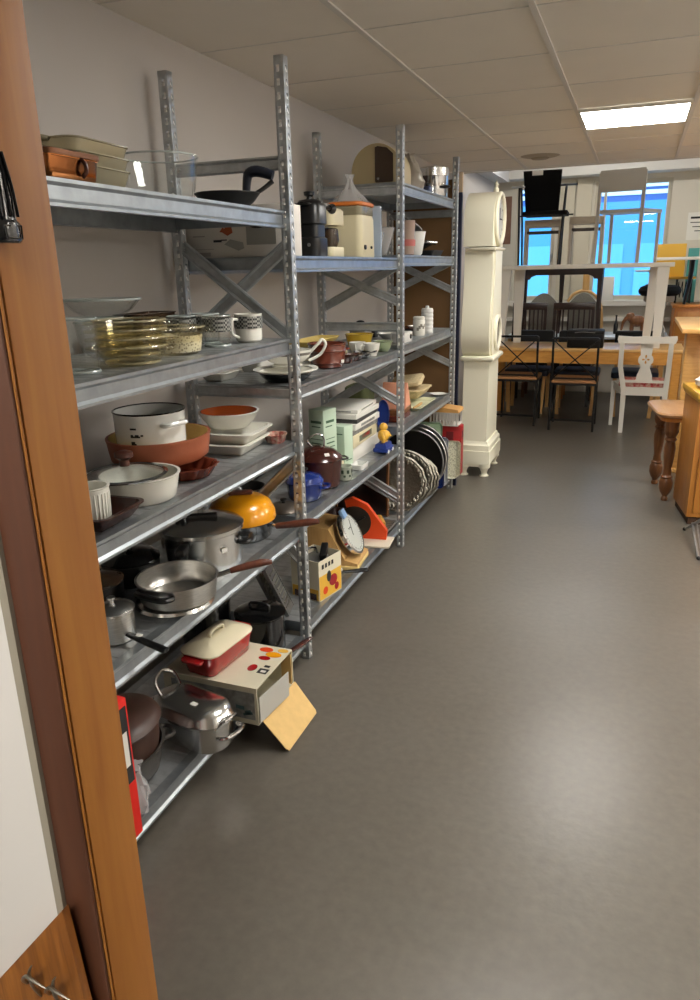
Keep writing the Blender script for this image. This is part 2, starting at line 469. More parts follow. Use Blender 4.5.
for k, xx in enumerate((-3.6,-2.5,-1.1,-.1,1.0,2.2)):
    q = MB(); q.bx(xx,xx+.75,-.03,.02,.2,1.9); q.build('facade_window', mat('facade window glass',(104,182,226),.3), bl)
S('ground', -14,14,YB+.3,24,-3.2,-3.0, mat('yard paving',(120,150,170),.9))

# ------------------------------------------------------------------ lamps
LAMPE = mat('lamp diffuser', (255,252,246), .5, emit=34)
FILLE = mat('ceiling fill diffuser', (255,252,246), .5, emit=52)
LFRAME = mat('lamp frame', (214,208,196), .5)
def panel(x, y, label, i):
    r = thing('ceiling_light', label, 'lamp', (x,y,ZC-.016), group='square ceiling light panels')
    b = MB(); s, w = .29, .014
    b.bx(-s,s,-s,-s+w,-.004,.014); b.bx(-s,s,s-w,s,-.004,.014); b.bx(-s,-s+w,-s+w,s-w,-.004,.014); b.bx(s-w,s,-s+w,s-w,-.004,.014)
    b.build('light_frame', LFRAME, r)
    MB().bx(-s+w,s-w,-s+w,s-w,-.001,.012).build('diffuser', LAMPE, r)
panel(-.10,4.90,'bright square light panel in the tiled ceiling',0)
panel(-.10,2.36,'square light panel in the tiled ceiling nearer the doorway',1)
def fill_pendant(x, y, label, z=1.93):  # added lamps out of view, put in to brighten the ceiling
    r = thing('fill_hanging_light', label, 'lamp', (x,y,z), group='added hanging lamps out of view')
    b = MB(); b.bx(-.62,.62,-.15,-.14,-.01,.05); b.bx(-.62,.62,.14,.15,-.01,.05); b.bx(-.62,-.61,-.14,.14,-.01,.05); b.bx(.61,.62,-.14,.14,-.01,.05); b.build('lamp_body', LFRAME, r)
    MB().bx(-.61,.61,-.14,.14,.0,.045).build('diffuser', FILLE, r)
    for xx in (-.5,.5): b = MB(); b.tube([(xx,0,.045),(xx,0,ZC-z)],.003,6); b.build('wire', LFRAME, r)
for k_, yy in enumerate((1.6,3.4,5.2)):
    fill_pendant(2.4, yy, 'added out-of-view hanging lamp brightening the ceiling, %s of the row'%('nearest','middle','farthest')[k_])
def fill_upper_light(x, y, label):  # added lamps hidden above the ceiling edge, brightening the far end
    r = thing('ceiling_light', label, 'lamp', (x,y,2.84), group='added unseen lights over the window strip')
    b = MB(); b.bx(-.6,.6,-.1,.1,-.005,.02); b.build('light_frame', LFRAME, r); MB().bx(-.58,.58,-.08,.08,-.03,-.0055).build('diffuser', LAMPE, r)
fill_upper_light(-.5, 8.1, 'added unseen long ceiling light above the stacked chairs by the windows')
fill_upper_light(1.8, 8.1, 'added unseen long ceiling light above the right part of the window strip')
if False: panel(2.0,4.90,'square light panel over the furniture side of the room, far row',2)
if False: panel(2.0,2.50,'square light panel over the furniture side of the room, near row',3)
panel(-.30,-.70,'added unseen square light panel behind the doorway',4)  # added unseen panel that lights the jamb and near wall
panel(-1.15,-1.30,'added unseen square light panel behind the doorway, by the left wall',5)  # second added panel, unseen, brightening the white wall by the doorway

w = bpy.data.worlds.new('sky'); scene.world = w; w.use_nodes = True
bg = w.node_tree.nodes['Background']; bg.inputs[0].default_value = (.46,.76,1.,1); bg.inputs[1].default_value = 3.2

vs = scene.view_settings
scene.display_settings.display_device = 'sRGB'
vs.view_transform = 'Standard'; vs.look = 'None'; vs.gamma = 1; vs.use_curve_mapping = False; vs.exposure = 0.0
scene.cycles.max_bounces = 24; scene.cycles.transmission_bounces = 24; scene.cycles.glossy_bounces = 6; scene.cycles.diffuse_bounces = 5; scene.cycles.transparent_max_bounces = 16
scene.cycles.caustics_reflective = False; scene.cycles.caustics_refractive = False
scene.cycles.sample_clamp_indirect = 4

# ceiling vent
r = thing('ceiling_vent','round grey vent disc in the ceiling near the far edge','vent',(-.80,6.35,ZC-.018))
MB().lathe([(0,.004),(.09,.004),(.13,.012),(.15,.018),(.0,.018)],28).build('vent_rim', mat('vent plastic',(160,150,134),.6), r)
MB().lathe([(0,-.006),(.06,-.006),(.07,.0),(.07,.003),(0,.003)],24).build('vent_disc', mat('vent disc',(146,136,120),.6), r)

# ------------------------------------------------------------------ steel rack
PY = [1.06, 2.405, 3.725, 4.935]
XF, XB = -1.125, -1.60
rack = thing('shelving_rack','long galvanised steel shelving rack along the left wall holding kitchenware','shelf',(0,0,0))
def post_mesh(front, h=2.18):
    b = MB().use(GALV); bm = b.bm
    pitch = .04; nrow = int(h/pitch)
    zs = [0]
    for i in range(nrow):
        z = .012+i*pitch; zs += [z, z+.021]
    zs.append(h)
    def flange(f, W):
        cs = [0, W*.42, W*.42+.011, W]
        grid = [[bm.verts.new(f(c, z)) for c in cs] for z in zs]
        for i in range(len(zs)-1):
            for j in range(3):
                if j == 1 and i % 2 == 1: continue
                b._f((grid[i][j],grid[i][j+1],grid[i+1][j+1],grid[i+1][j]))
    if front:
        flange(lambda c, z: (0, c, z), .032)
        flange(lambda c, z: (-c, 0, z), .034)
        flange(lambda c, z: (-c*.4-.001, .032, z), .026)
    else:
        flange(lambda c, z: (0, c, z), .032)
        flange(lambda c, z: (c, 0, z), .036)
        flange(lambda c, z: (.036, c, z), .032)
    bmesh.ops.remove_doubles(bm, verts=bm.verts[:], dist=.0002)
    # lips added in the slots, their white stands for light on slot edges
    b.use(GLINT)
    for i in range(nrow):
        z = .012+i*pitch
        for (cx, cy, nx, ny) in (((.0,.032*.42+.0055,1,0),(-.034*.42-.0055,0,0,-1)) if front else ((.036,.032*.42+.0055,1,0),(.036*.42+.0055,0,0,-1))):
            tx, ty = -ny*.0046, nx*.0046
            q = [bm.verts.new((cx+tx*s_+nx*o_, cy+ty*s_+ny*o_, z+h_)) for s_,o_,h_ in ((-1,.0016,.001),(1,.0016,.001),(1,-.003,.015),(-1,-.003,.015))]
            b._f(q)
    return b
pf = post_mesh(True).build('post', None, rack, (XF,PY[0],0))
pb = post_mesh(False).build('post', None, rack, (XB,PY[0],0))
for p in (pf, pb):
    md = p.modifiers.new('thickness','SOLIDIFY'); md.thickness = .0018; md.offset = 0
for y in PY[1:]:
    for p, x in ((pf,XF),(pb,XB)):
        c = p.copy(); COL.objects.link(c); c.location = (x,y,0)
LEV = [(1.715,1.29,.915,.573,.10),(1.57,1.112,.60,.143),(1.93,1.585,1.13,.69,.145)]
XD0, XD1 = -1.585, -1.145
def shelf_mesh(L):
    b = MB().use(GALV)
    # ribbed deck, grooves below the top plane
    poly = []; n = int(L/.05); s = L/n
    for i in range(n):
        y = i*s
        poly += [(y+.0,0),(y+s*.72,0),(y+s*.78,-.0015),(y+s*.94,-.0015)]
    poly += [(L,0),(L,-.007),(0,-.007)]
    b.prism(poly,'x',XD0+.03,XD1-.03)
    fb = [(0,0),(0,-.008),(-.007,-.015),(-.007,-.042),(0,-.049),(0,-.056),(-.022,-.056),(-.022,-.052),(-.008,-.052),(-.008,-.006),(-.031,-.006),(-.031,0)]
    b.use(BEAM); b.prism([(XD1+x,z) for x,z in fb],'y',.0,L)
    b.prism([(XD0-x,z) for x,z in fb],'y',.0,L)
    b.bx(XD0+.005,XD1-.005,0,.004,-.045,-.001); b.bx(XD0+.005,XD1-.005,L-.004,L,-.045,-.001)
    return b
proto = {}
for i, lv in enumerate(LEV):
    y0, y1 = PY[i]+.038, PY[i+1]-.001
    for z in lv:
        if i not in proto:
            proto[i] = shelf_mesh(y1-y0).build('shelf', None, rack, (0,y0,z), sharp=25)
        else:
            c = proto[i].copy(); COL.objects.link(c); c.location = (0,y0,z)
def brace(y, xa, za, xb, zb, off=0.):
    b = MB()
    p, q = Vector((xa,y+.014+off,za)), Vector((xb,y+.014+off,zb))
    b.bar(p, q, .044, .006, up=(0,1,0))
    d = (q-p).normalized(); s = Vector((0,1,0)).cross(d)
    for k in (-.017,.017):
        b.tube([p+s*k+Vector((0,-.003,0)), q+s*k+Vector((0,-.003,0))], .0065, 6)
    for e in (p+d*.012, q-d*.012):
        b.tube([e+Vector((0,-.012,0)), e+Vector((0,.004,0))], .007, 6)
    b.build('brace', GALV, rack)
xf, xb = -1.142, -1.565
for i, y in enumerate(PY[1:]):
    T = [(1.865,1.59,1.30,1.12,.45),(1.89,1.46,1.33,.99,.82),(1.85,1.52,1.36,1.03,.87)][i]
    brace(y, xb, T[0], xf, T[0])
    if i == 0:
        brace(y, xb, 1.61, xf, 1.29, -.004); brace(y, xb, 1.29, xf, 1.61, .008)
        brace(y, xb, .84, xf, .43, -.004); brace(y, xb, .43, xf, .84, .008); brace(y, xb, 1.09, xf, 1.09)
    elif i == 1:
        brace(y, xb, 1.52, xf, 1.35, -.004); brace(y, xb, 1.33, xf, 1.54, .008)
        brace(y, xb, 1.228, xf, 1.228); brace(y, xb, 1.05, xf, .83, -.004); brace(y, xb, .80, xf, 1.04, .008)
        brace(y, xb, .52, xf, .295, -.004); brace(y, xb, .48, xf, .27, .008)
    else:
        brace(y, xb, 1.56, xf, 1.37, -.004); brace(y, xb, 1.37, xf, 1.56, .008); brace(y, xb, 1.07, xf, .885, -.004); brace(y, xb, .86, xf, 1.07, .008)

LEV = tuple(tuple(z+.001 for z in q) for q in LEV)
# ------------------------------------------------------------------ kitchenware helpers
def knob(b, z, r=.018, h=.028, c=(0,0)):
    b.lathe([(0,0),(r*.55,0),(r*.5,h*.4),(r,h*.62),(r*.95,h*.9),(r*.5,h),(0,h)],20,(c[0],c[1],z))
def loop_handle(b, r, z, ang, w=.07, out=.03, rad=.005, drop=0.):
    ca, sa = math.cos(ang), math.sin(ang)
    def P(u, v, dz=0): return (ca*u-sa*v, sa*u+ca*v, z+dz)
    b.tube([P(r-.004,-w/2),P(r+out*.7,-w/2,drop*.5),P(r+out,-w*.25,drop),P(r+out,w*.25,drop),P(r+out*.7,w/2,drop*.5),P(r-.004,w/2)], rad, 8, smooth=4)
def stick(b, r, z, ang, L=.16, w=.013, rise=.0, flat=.6):
    ca, sa = math.cos(ang), math.sin(ang)
    b.tube([(ca*(r+d),sa*(r+d),z+rise*q) for d,q in ((0,0),(L*.25,.35),(L*.6,.8),(L*.97,1),(L,1))], [w*.75,w*.85,w,w*1.05,w*.5], 10, smooth=3, flat=flat)
Z1, Z2, Z3, Z4, Z5 = LEV[0]
B1, B2, B3, B4 = LEV[1]
C1, C2, C3, C4, C5 = LEV[2]

# ================= first bay, top board
t = thing('terrine','copper coloured rectangular lidded pan on the top board beside the door post','pan',(-1.235,1.40,Z1))
MB().rr(rvessel(.048,.004,.006,.002),.075,.085,.02).build('pan_body', COPPER, t)
MB().rr([(.006,.048),(.006,.058),(0,.06),(-.02,.064),(-.05,.066)],.075,.085,.02).build('lid', mat('dark copper lid',(92,58,36),.4,.7), t)
b = MB(); b.tube([(.076,.02,.045),(.084,.022,.035),(.084,.022,.02),(.074,.02,.01)],.005,8,smooth=4); b.build('handle', BRWOOD, t)
def casserole(z, i, lab):
    t = thing('glass_casserole', lab,'dish',(-1.385,1.655,z),0.05,'nested cream glass casseroles')
    MB().rr(rvessel(.062,.005,.022,.004,.012),.105,.118,.03).build('dish', SMOKE, t)
    for s in (1,-1):
        b = MB(); b.rr([(0,-.005),(.003,0),(0,.005)],.04,.022,.018,4,M=Matrix.Translation((0,s*.132,.058))); b.build('handle', SMOKE, t)
for i, lb in enumerate(('bottom cream glass casserole of the nested three beside the copper pan','middle cream glass casserole of the nested three beside the copper pan','uppermost cream glass casserole of the nested three beside the copper pan')):
    casserole(Z1+i*.0298, i, lb)
t = thing('glass_bowl','large straight-sided clear glass bowl on the top board in front of the post','bowl',(-1.33,1.965,Z1))
MB().lathe(vessel(.112,.125,.005,.094,.003,.015),40).build('bowl_body', GLASS, t); rim_ring(t,.111,.1255,GLRIM,.0028); rim_ring(t,.088,.006,GLRIM,.005,'foot_ring')
t = MB().rr([(0,0),(.002,.003),(.002,.012),(0,.015)],.075,.05,.02).build('cutting_board', TAN, loc=(-1.475,2.07,Z1))
tag(t,'small wooden board lying on the top shelf behind the glass jug','board')
t = thing('wok','black frying pan with an upright curved handle at the top board end','pan',(-1.285,2.272,Z1))
MB().lathe(vessel(.105,.05,.003,.07,.002,.01),36).build('pan_body', BLACKNS, t)
b = MB(); b.tube([(.03,.075,.05),(.035,.075,.09),(.045,.075,.115),(.075,.08,.12),(.125,.09,.105)],[.013,.015,.017,.018,.016],10,smooth=4); b.build('handle', BLUEBLK, t)
b = MB(); b.tube([(.085,.03,.046),(.11,.045,.062),(.135,.065,.085)],[.006,.007,.008],8,smooth=3); b.build('side_handle', BLACKPL, t)

# ================= first bay, second board: glassware
def tumbler(x, y, r, h, lab, grp=None):
    t = thing('glass_jar', lab,'jar',(x,y,Z2),0,grp)
    MB().lathe(vessel(r,h,.004,r*.96,.002,.008),32).build('jar_body', GLASS, t); rim_ring(t,r,h,GLRIM,.0026); rim_ring(t,r*.9,.005,GLRIM,.0045,'foot_ring')
    b = MB()
    for k in range(14):
        a = 2*PI*k/14; b.tube([(.006*math.cos(a),.006*math.sin(a),.0062),(r*.8*math.cos(a),r*.8*math.sin(a),.0062)],.0018,5)
    b.build('cut_base', GLASS, t)
tumbler(-1.255,1.445,.048,.13,'tall clear glass jar with a starburst base, frontmost on the glassware board')
t = thing('glass_bowl','clear glass casserole standing behind the yellowish glass stack','bowl',(-1.447,1.785,Z2))
MB().lathe(vessel(.085,.10,.004,.07,.002,.012),36).build('bowl_body', GLASS, t); rim_ring(t,.084,.0995,GLRIM,.0024)
t = thing('glass_bowl','clear glass bowl with a wide rim set on top of another bowl','bowl',(-1.447,1.785,Z2+.1035))
MB().lathe(vessel(.108,.058,.004,.06,.004,.012),40).build('bowl_body', GLASS, t); rim_ring(t,.110,.058,GLRIM,.0036); rim_ring(t,.055,.005,GLRIM,.004,'foot_ring')
for i, lb in enumerate(('bottom','second','third','topmost')):
    t = thing('glass_casserole', lb+' yellowish glass casserole of the nested stack behind the jar','dish',(-1.252,1.645,Z2+i*.022),0,'nested yellowish glass casseroles')
    MB().lathe(vessel(.092,.048,.004,.076,.004,.012),40).build('dish', AMBER, t); rim_ring(t,.0945,.048,AMBRIM,.003); rim_ring(t,.070,.006,AMBRIM,.004,'foot_ring')
    for s in (.3,.3+PI):
        b = MB(); b.rr([(0,-.004),(.002,0),(0,.004)],.016,.03,.014,4,M=Matrix.Rotation(s,4,'Z')@Matrix.Translation((.103,0,.042))); b.build('handle', AMBER, t)
def lace_mat():
    m = bpy.data.materials.new('lace print'); m.use_nodes = True
    nt = m.node_tree; bs = nt.nodes['Principled BSDF']; N = nt.nodes.new; L = nt.links.new
    tc = N('ShaderNodeTexCoord'); v = N('ShaderNodeTexVoronoi'); v.inputs['Scale'].default_value = 130
    L(tc.outputs['Object'], v.inputs['Vector'])
    r = N('ShaderNodeValToRGB'); r.color_ramp.elements[0].color = lin((150,140,112))+(1,); r.color_ramp.elements[1].color = lin((232,228,206))+(1,)
    r.color_ramp.elements[0].position = .25; r.color_ramp.elements[1].position = .45
    L(v.outputs['Distance'], r.inputs['Fac']); L(r.outputs[0], bs.inputs['Base Color']); bs.inputs['Roughness'].default_value = .3
    return m
LACE = lace_mat()
t = thing('lace_dish','yellowish glass dish with a white lace print around it','dish',(-1.275,1.885,Z2))
MB().lathe(vessel(.088,.078,.004,.076,.003,.012),40).build('dish', AMBER, t); rim_ring(t,.089,.078,AMBRIM,.003)
MB().lathe([(.0715,.008),(.0735,.008),(.080,.055),(.0775,.055)],40).build('lace_band', LACE, t)
b = MB(); loop_handle(b,.086,.068,.35,.06,.02,.005); loop_handle(b,.086,.068,.35+PI,.06,.02,.005); b.build('handle', AMBER, t)
t = thing('baking_dish','dark brown oven dish at the back of the glassware board','dish',(-1.482,2.035,Z2))
MB().rr(rvessel(.098,.005,.02,.004),.065,.12,.03).build('dish', DKGLASS, t)
t = thing('baking_dish','second dark brown oven dish nested in the one behind the lace dish','dish',(-1.482,2.035,Z2+.022))
MB().rr(rvessel(.088,.005,.02,.004),.055,.108,.03).build('dish', DKGLASS, t)
def net_mat():
    m = bpy.data.materials.new('black net print'); m.use_nodes = True
    nt = m.node_tree; bs = nt.nodes['Principled BSDF']; N = nt.nodes.new; L = nt.links.new
    tc = N('ShaderNodeTexCoord'); ck = N('ShaderNodeTexChecker'); ck.inputs['Scale'].default_value = 150
    L(tc.outputs['Object'], ck.inputs['Vector']); ck.inputs[1].default_value = lin((24,24,24))+(1,); ck.inputs[2].default_value = lin((150,150,144))+(1,)
    L(ck.outputs['Color'], bs.inputs['Base Color']); bs.inputs['Roughness'].default_value = .3
    return m
NET = net_mat()
def netmug(x, y, lab, h=.098, r=.046, solid=False):
    t = thing('glass_mug', lab,'mug',(x,y,Z2),0,'mugs with a black net print')
    MB().lathe(vessel(r,h,.003,r*.94,.001,.008),32).build('mug_body', CERAM if solid else GLASS, t)
    if not solid: rim_ring(t,r-.001,h,GLRIM,.0022); rim_ring(t,r*.88,.005,GLRIM,.004,'foot_ring')
    MB().lathe([(r+.0006,h*.5),(r+.0014,h*.5),(r+.0016,h*.92),(r+.0006,h*.92)],32).build('net_band', NET, t)
    b = MB(); a = -1.2 if not solid else -1.9
    b.tube([(math.cos(a)*(r-.001),math.sin(a)*(r-.001),h*.82),(math.cos(a)*(r+.026),math.sin(a)*(r+.026),h*.8),(math.cos(a)*(r+.028),math.sin(a)*(r+.028),h*.35),(math.cos(a)*(r-.002),math.sin(a)*(r-.002),h*.2)],.005,8,smooth=4)
    b.build('handle', CERAM if solid else GLASS, t)
netmug(-1.362,2.055,'glass mug with black net print, leftmost of the net mugs')
netmug(-1.25,2.085,'glass mug with black net print, front one beside the lace dish')
netmug(-1.345,2.175,'glass mug with black net print, rear one by the cross brace')
netmug(-1.225,2.25,'white mug with a black net band and handle at the board end',.094,.047,True)

# ================= first bay, third board: enamel and baking ware
t = thing('baking_dish','dark brown square dish at the near end of the enamelware board','dish',(-1.238,1.412,Z3),.06)
MB().rr(rvessel(.042,.006,.026,.006),.086,.094,.03).build('dish', DKBROWN, t)
t = thing('ramekin','small white ribbed pot standing in the dark brown square dish','pot',(-1.25,1.41,Z3+.008))
b = MB(); b.lathe(vessel(.047,.09,.004,.043,.003),40)
b.build('pot_body', CERAM, t)
b = MB()
for k in range(28):
    a = 2*PI*k/28; b.tube([(.0435*math.cos(a),.0435*math.sin(a),.008),(.0465*math.cos(a),.0465*math.sin(a),.075)],.0022,5)
b.build('ribs', CERAM, t)
t = thing('casserole_pot','round white casserole with a loose glass lid on the enamelware board','pot',(-1.265,1.63,Z3))
MB().lathe(vessel(.112,.072,.005,.098,.003),44).build('pot_body', CERAM, t)
t = thing('pot_lid','glass lid with steel rim and brown knob lying on the white casserole','lid',(-1.285,1.60,Z3+.0735),rot=(0,0,0))
MB().lathe([(0,.026),(.05,.022),(.09,.010),(.108,.003),(.108,0),(.09,.006),(.05,.018),(0,.022)],40).build('lid_glass', GLASS, t)
b = MB(); b.lathe([(.104,.002),(.112,-.000),(.115,.004),(.108,.008),(.104,.006)],44); b.build('rim', CHROME, t)
b = MB(); knob(b,.026,.026,.042); b.build('knob', mat('dark brown bakelite',(74,38,26),.35), t)
t = thing('pie_dish','red brown fluted dish under the terracotta bowl','dish',(-1.262,1.865,Z3))
b = MB(); R = []
for o, z in ((.062,0),(.07,.004),(.092,.036),(.098,.038),(.094,.039),(.086,.036),(.066,.006),(.060,.005)):
    R.append([((o+.003*math.sin(14*a)*(z>.003))*math.cos(a),(o+.003*math.sin(14*a)*(z>.003))*math.sin(a),z) for a in [2*PI*i/84 for i in range(84)]])
b.rings(R); b.build('dish', REDBR, t)
t = thing('oven_bowl','oval terracotta bowl with cream glaze inside, holding the white pot','bowl',(-1.378,1.898,Z3+.0395),.0)
pr = [(0,0),(.125,0),(.138,.004),(.149,.014),(.154,.042),(.158,.072),(.160,.078),(.160,.082),(.152,.082),(.147,.042),(.143,.016),(.134,.009),(0,.009)]
b = MB(); b.lathe(pr[:9],48,sx=.98,sy=1.08); b.build('outside', TERRA, t)
b = MB(); b.lathe(pr[8:],48,sx=.98,sy=1.08); b.build('inside', YELGLZ, t)
t = thing('stock_pot','tall white enamel pot with a black rim and printed lettering','pot',(-1.389,1.874,Z3+.0395+.0105))
MB().lathe(vessel(.109,.152,.003,.105,.001),44).build('pot_body', WENAM, t)
b = MB(); b.tube([(.1095*math.cos(2*PI*i/44),.1095*math.sin(2*PI*i/44),.153) for i in range(44)],.0028,6,closed=True); b.build('rim', BLACKEN, t)
b = MB(); loop_handle(b,.106,.118,-.28,.075,.026,.007,.004); b.build('handle', WENAM, t)
b = MB(); loop_handle(b,.106,.118,-.28+PI,.075,.026,.007,.004); b.build('handle', WENAM, t)
b = MB()
def on_cyl(b, r, a, z, w, h, th=.0006):
    b.box((0,0,0),(th,w,h),M=Matrix.Rotation(a,4,'Z')@Matrix.Translation((r,0,z)))
for row, (zz, ws) in enumerate(((.112,(.02,)),(.092,(.008,.012,.008)),(.088,(.03,)),(.07,(.012,)),(.064,(.016,)),(.052,(.006,.01)),(.036,(.02,.012,.018)),(.028,(.03,)))):
    a = -1.52
    for wd in ws:
        on_cyl(b,.1062+zz*.027,a+wd/.21,zz,wd,.0055 if row not in (3,4) else .007); a += wd/.105+.05
b.build('lettering', INK, t)
for i, lb in enumerate(('lower white rectangular baking dish under the orange glazed bowl','upper white rectangular baking dish carrying the orange glazed bowl')):
    t = thing('baking_dish', lb,'dish',(-1.315+.01*i,2.224+.012*i,Z3+i*.034),.08,'stacked white baking dishes')
    MB().rr(rvessel(.040,.005,.018,.012),.105,.108 if i else .114,.03).build('dish', CERAM, t)
t = thing('glazed_bowl','round white bowl with glossy orange brown inside on the baking dishes','bowl',(-1.335,2.265,Z3+.0745))
pr = vessel(.106,.056,.005,.08,.003,.012)
b = MB(); b.lathe(pr[:8],44); b.build('outside', CERAM, t)
MB().lathe(pr[7:],44).build('inside', ORGLAZE, t)
t = thing('pie_dish','red patterned fluted dish at the far end of the enamelware board','dish',(-1.200,2.358,Z3))
b = MB(); R = []
for o, z in ((.03,0),(.034,.003),(.045,.032),(.048,.034),(.042,.034),(.032,.005)):
    R.append([((o+.0018*math.sin(12*a)*(z>.002))*math.cos(a)*.9,(o+.0018*math.sin(12*a)*(z>.002))*math.sin(a),z) for a in [2*PI*i/60 for i in range(60)]])
b.rings(R); b.build('dish', mat('red speckled glaze',(168,56,48),.3,noise=(60,.5),rgb2=(210,196,176)), t)

# ================= first bay, fourth board: steel pans
t = thing('pressure_cooker','large steel pressure cooker with a black bracket handle','pot',(-1.31,1.985,Z4))
MB().lathe(vessel(.136,.128,.003,.132,.003),48).build('pot_body', STEEL, t)
b = MB(); b.lathe([(.1395,.124),(.144,.128),(.144,.140),(.136,.145),(.09,.154),(.04,.159),(0,.161),(0,.155),(.13,.137)],48); b.build('lid', STEEL, t)
b = MB(); b.bar((-.075,-.04,.164),(.05,.03,.165),.026,.018,bev=.006); b.lathe([(0,0),(.016,0),(.014,.03),(0,.032)],16,(-.05,-.03,.152)); b.build('clamp_bar', BLACKPL, t)
b = MB(); b.bar((.02,-.132,.108),(.04,-.195,.104),.03,.022,bev=.006); b.build('handle', BLACKPL, t)
b = MB(); loop_handle(b,.136,.085,.35,.07,.03,.009); b.build('side_handle', BLACKPL, t)
sticker(t,(.1235,-.063,.08),(.9,-.44,0))
t = thing('skillet','black frying pan with a long wooden handle under the orange lid','pan',(-1.31,2.262,Z4))
MB().lathe(vessel(.120,.068,.003,.108,.002),44).build('pan_body', BLACKEN, t)
b = MB(); a = -.05
b.tube([(.114*math.cos(a),.114*math.sin(a),.05),(.15*math.cos(a),.15*math.sin(a),.054)],.008,8); b.build('ferrule', STEEL, t)
b = MB(); b.tube([(.145,-.006,.053),(.20,.0,.062),(.27,.014,.074),(.305,.02,.078)],[.011,.013,.014,.008],10,smooth=3); b.build('handle', BRWOOD, t)
t = thing('pan_lid','domed orange yellow enamel lid on the wooden handled pan','lid',(-1.31,2.262,Z4+.0692))
MB().lathe([(.127,0),(.129,.006),(.125,.032),(.107,.066),(.075,.085),(.03,.092),(0,.093),(0,.089),(.073,.082),(.105,.063),(.121,.03),(.122,0)],44).build('lid_dome', ORANGEN, t)
b = MB(); b.box((0,0,.098),(.09,.035,.014),rz=.5,bev=.006); b.build('lid_grip', BRWOOD, t)
t = thing('pan_lid','flat steel rimmed lid lying under the shiny frying pan','lid',(-1.225,1.685,Z4))
MB().lathe([(0,.008),(.10,.004),(.112,0),(.118,.003),(.114,.012),(.09,.020),(0,.024)],44).build('lid_disc', STEEL, t)
t = thing('frying_pan','wide shiny steel frying pan with black bracket and long brown handle','pan',(-1.205,1.675,Z4+.025))
MB().lathe(vessel(.118,.066,.003,.112,.004),48).build('pan_body', BRUSH, t)
b = MB()
b.tube([(.055,-.105,.045),(.05,-.128,.048),(.03,-.138,.05),(-.035,-.128,.05),(-.06,-.115,.047),(-.068,-.095,.045)],[.008,.009,.010,.010,.009,.008],8,smooth=3); b.build('bracket_handle', BLACKPL, t)
a = .62
b = MB(); b.tube([(.114*math.cos(a),.114*math.sin(a),.05),(.165*math.cos(a),.165*math.sin(a),.062)],.008,8); b.build('ferrule', CHROME, t)
b = MB(); b.tube([(d*math.cos(a),d*math.sin(a),z) for d,z in ((.158,.06),(.20,.068),(.25,.074),(.285,.074))],[.009,.011,.012,.007],10,smooth=3); b.build('handle', BRWOOD, t)
t = thing('saucepan','small steel lidded saucepan beside the door post, fourth board','pot',(-1.25,1.435,Z4))
MB().lathe(vessel(.056,.085,.003,.054,.002),36).build('pan_body', BRUSH, t)
b = MB(); b.lathe([(.0585,.084),(.0585,.09),(.045,.100),(0,.106),(0,.102),(.05,.09)],36); knob(b,.105,.012,.018); b.build('lid', STEEL, t)
b = MB(); stick(b,.0555,.026,-.25,.15,.012,-.004); b.build('handle', BLACKPL, t)
sticker(t,(.10,-.0255,.037),(0,-.1,1),.009)
t = thing('saucepan','black lidded saucepan behind the small steel one','pot',(-1.435,1.60,Z4))
MB().lathe(vessel(.075,.075,.003,.072,.002),36).build('pan_body', BLACKNS, t)
b = MB(); b.lathe([(.077,.075),(.077,.08),(.06,.089),(0,.096),(0,.09),(.07,.078)],36); knob(b,.095,.014,.02); b.build('lid', DKGLASS, t)
t = thing('saucepan','black lidded pot with a tall knob behind the frying pan','pot',(-1.455,1.785,Z4))
MB().lathe(vessel(.092,.075,.003,.088,.002),36).build('pan_body', BLACKNS, t)
b = MB(); b.lathe([(.094,.075),(.094,.08),(.07,.098),(0,.108),(0,.10),(.088,.078)],36); b.build('lid', BLACKEN, t)
b = MB(); knob(b,.107,.016,.034); b.build('knob', BLACKPL, t)
b = MB(); loop_handle(b,.092,.06,-.35,.06,.03,.006); b.build('side_handle', CHROME, t)

# ================= first bay, bottom board
t = thing('roasting_pot','brown oval roaster with a flat lid, frontmost on the bottom board','pot',(-1.31,1.46,Z5),.25)
b = MB(); b.lathe(vessel(.128,.10,.005,.11,.004,.015),44,sx=.97,sy=1.1); b.build('outer_pan', DARKALU, t)
b = MB(); b.lathe([(.0,.012),(.10,.012),(.117,.11),(.120,.170),(.120,.174),(0,.174)],44,sx=.97,sy=1.08); b.build('pot_body', BROWNCT, t)
b = MB(); b.lathe([(.124,.172),(.128,.178),(.124,.186),(.118,.192),(.10,.204),(.05,.214),(0,.216),(0,.173)],44,sx=.97,sy=1.08); b.build('lid', BROWNCT, t)
b = MB(); a = .75; loop_handle(b,.126,.083,a,.06,.034,.006); b.build('handle', DARKALU, t)
b = MB(); a = .75+PI; loop_handle(b,.126,.083,a,.06,.034,.006); b.build('handle', DARKALU, t)
sticker(t,(-.05,.0,.2150),(0,0,1),.01)
t = thing('roasting_pan','long polished steel oval roaster with lid overhanging the bottom board','pot',(-1.205,1.690,Z5),-.22)
MB().rr(rvessel(.095,.003,.008,.004),.142,.082,.080,10).build('pan_body', STEEL, t)
MB().rr([(.006,.095),(.007,.102),(.002,.106),(-.004,.122),(-.02,.136),(-.045,.143),(-.07,.145)],.142,.082,.080,10).build('lid', STEEL, t)
b = MB(); b.tube([(.144,-.045,.07),(.172,-.04,.074),(.182,0,.076),(.172,.04,.074),(.144,.045,.07)],.007,8,smooth=4); b.build('handle', CHROME, t)
b = MB(); b.tube([(-.144,-.045,.07),(-.172,-.04,.074),(-.182,0,.076),(-.172,.04,.074),(-.144,.045,.07)],.007,8,smooth=4); b.build('handle', CHROME, t)
b = MB(); b.tube([(.143,-.03,.105),(.157,-.028,.12),(.163,0,.126),(.157,.028,.12),(.143,.03,.105)],.005,8,smooth=4); b.build('lid_handle', CHROME, t)
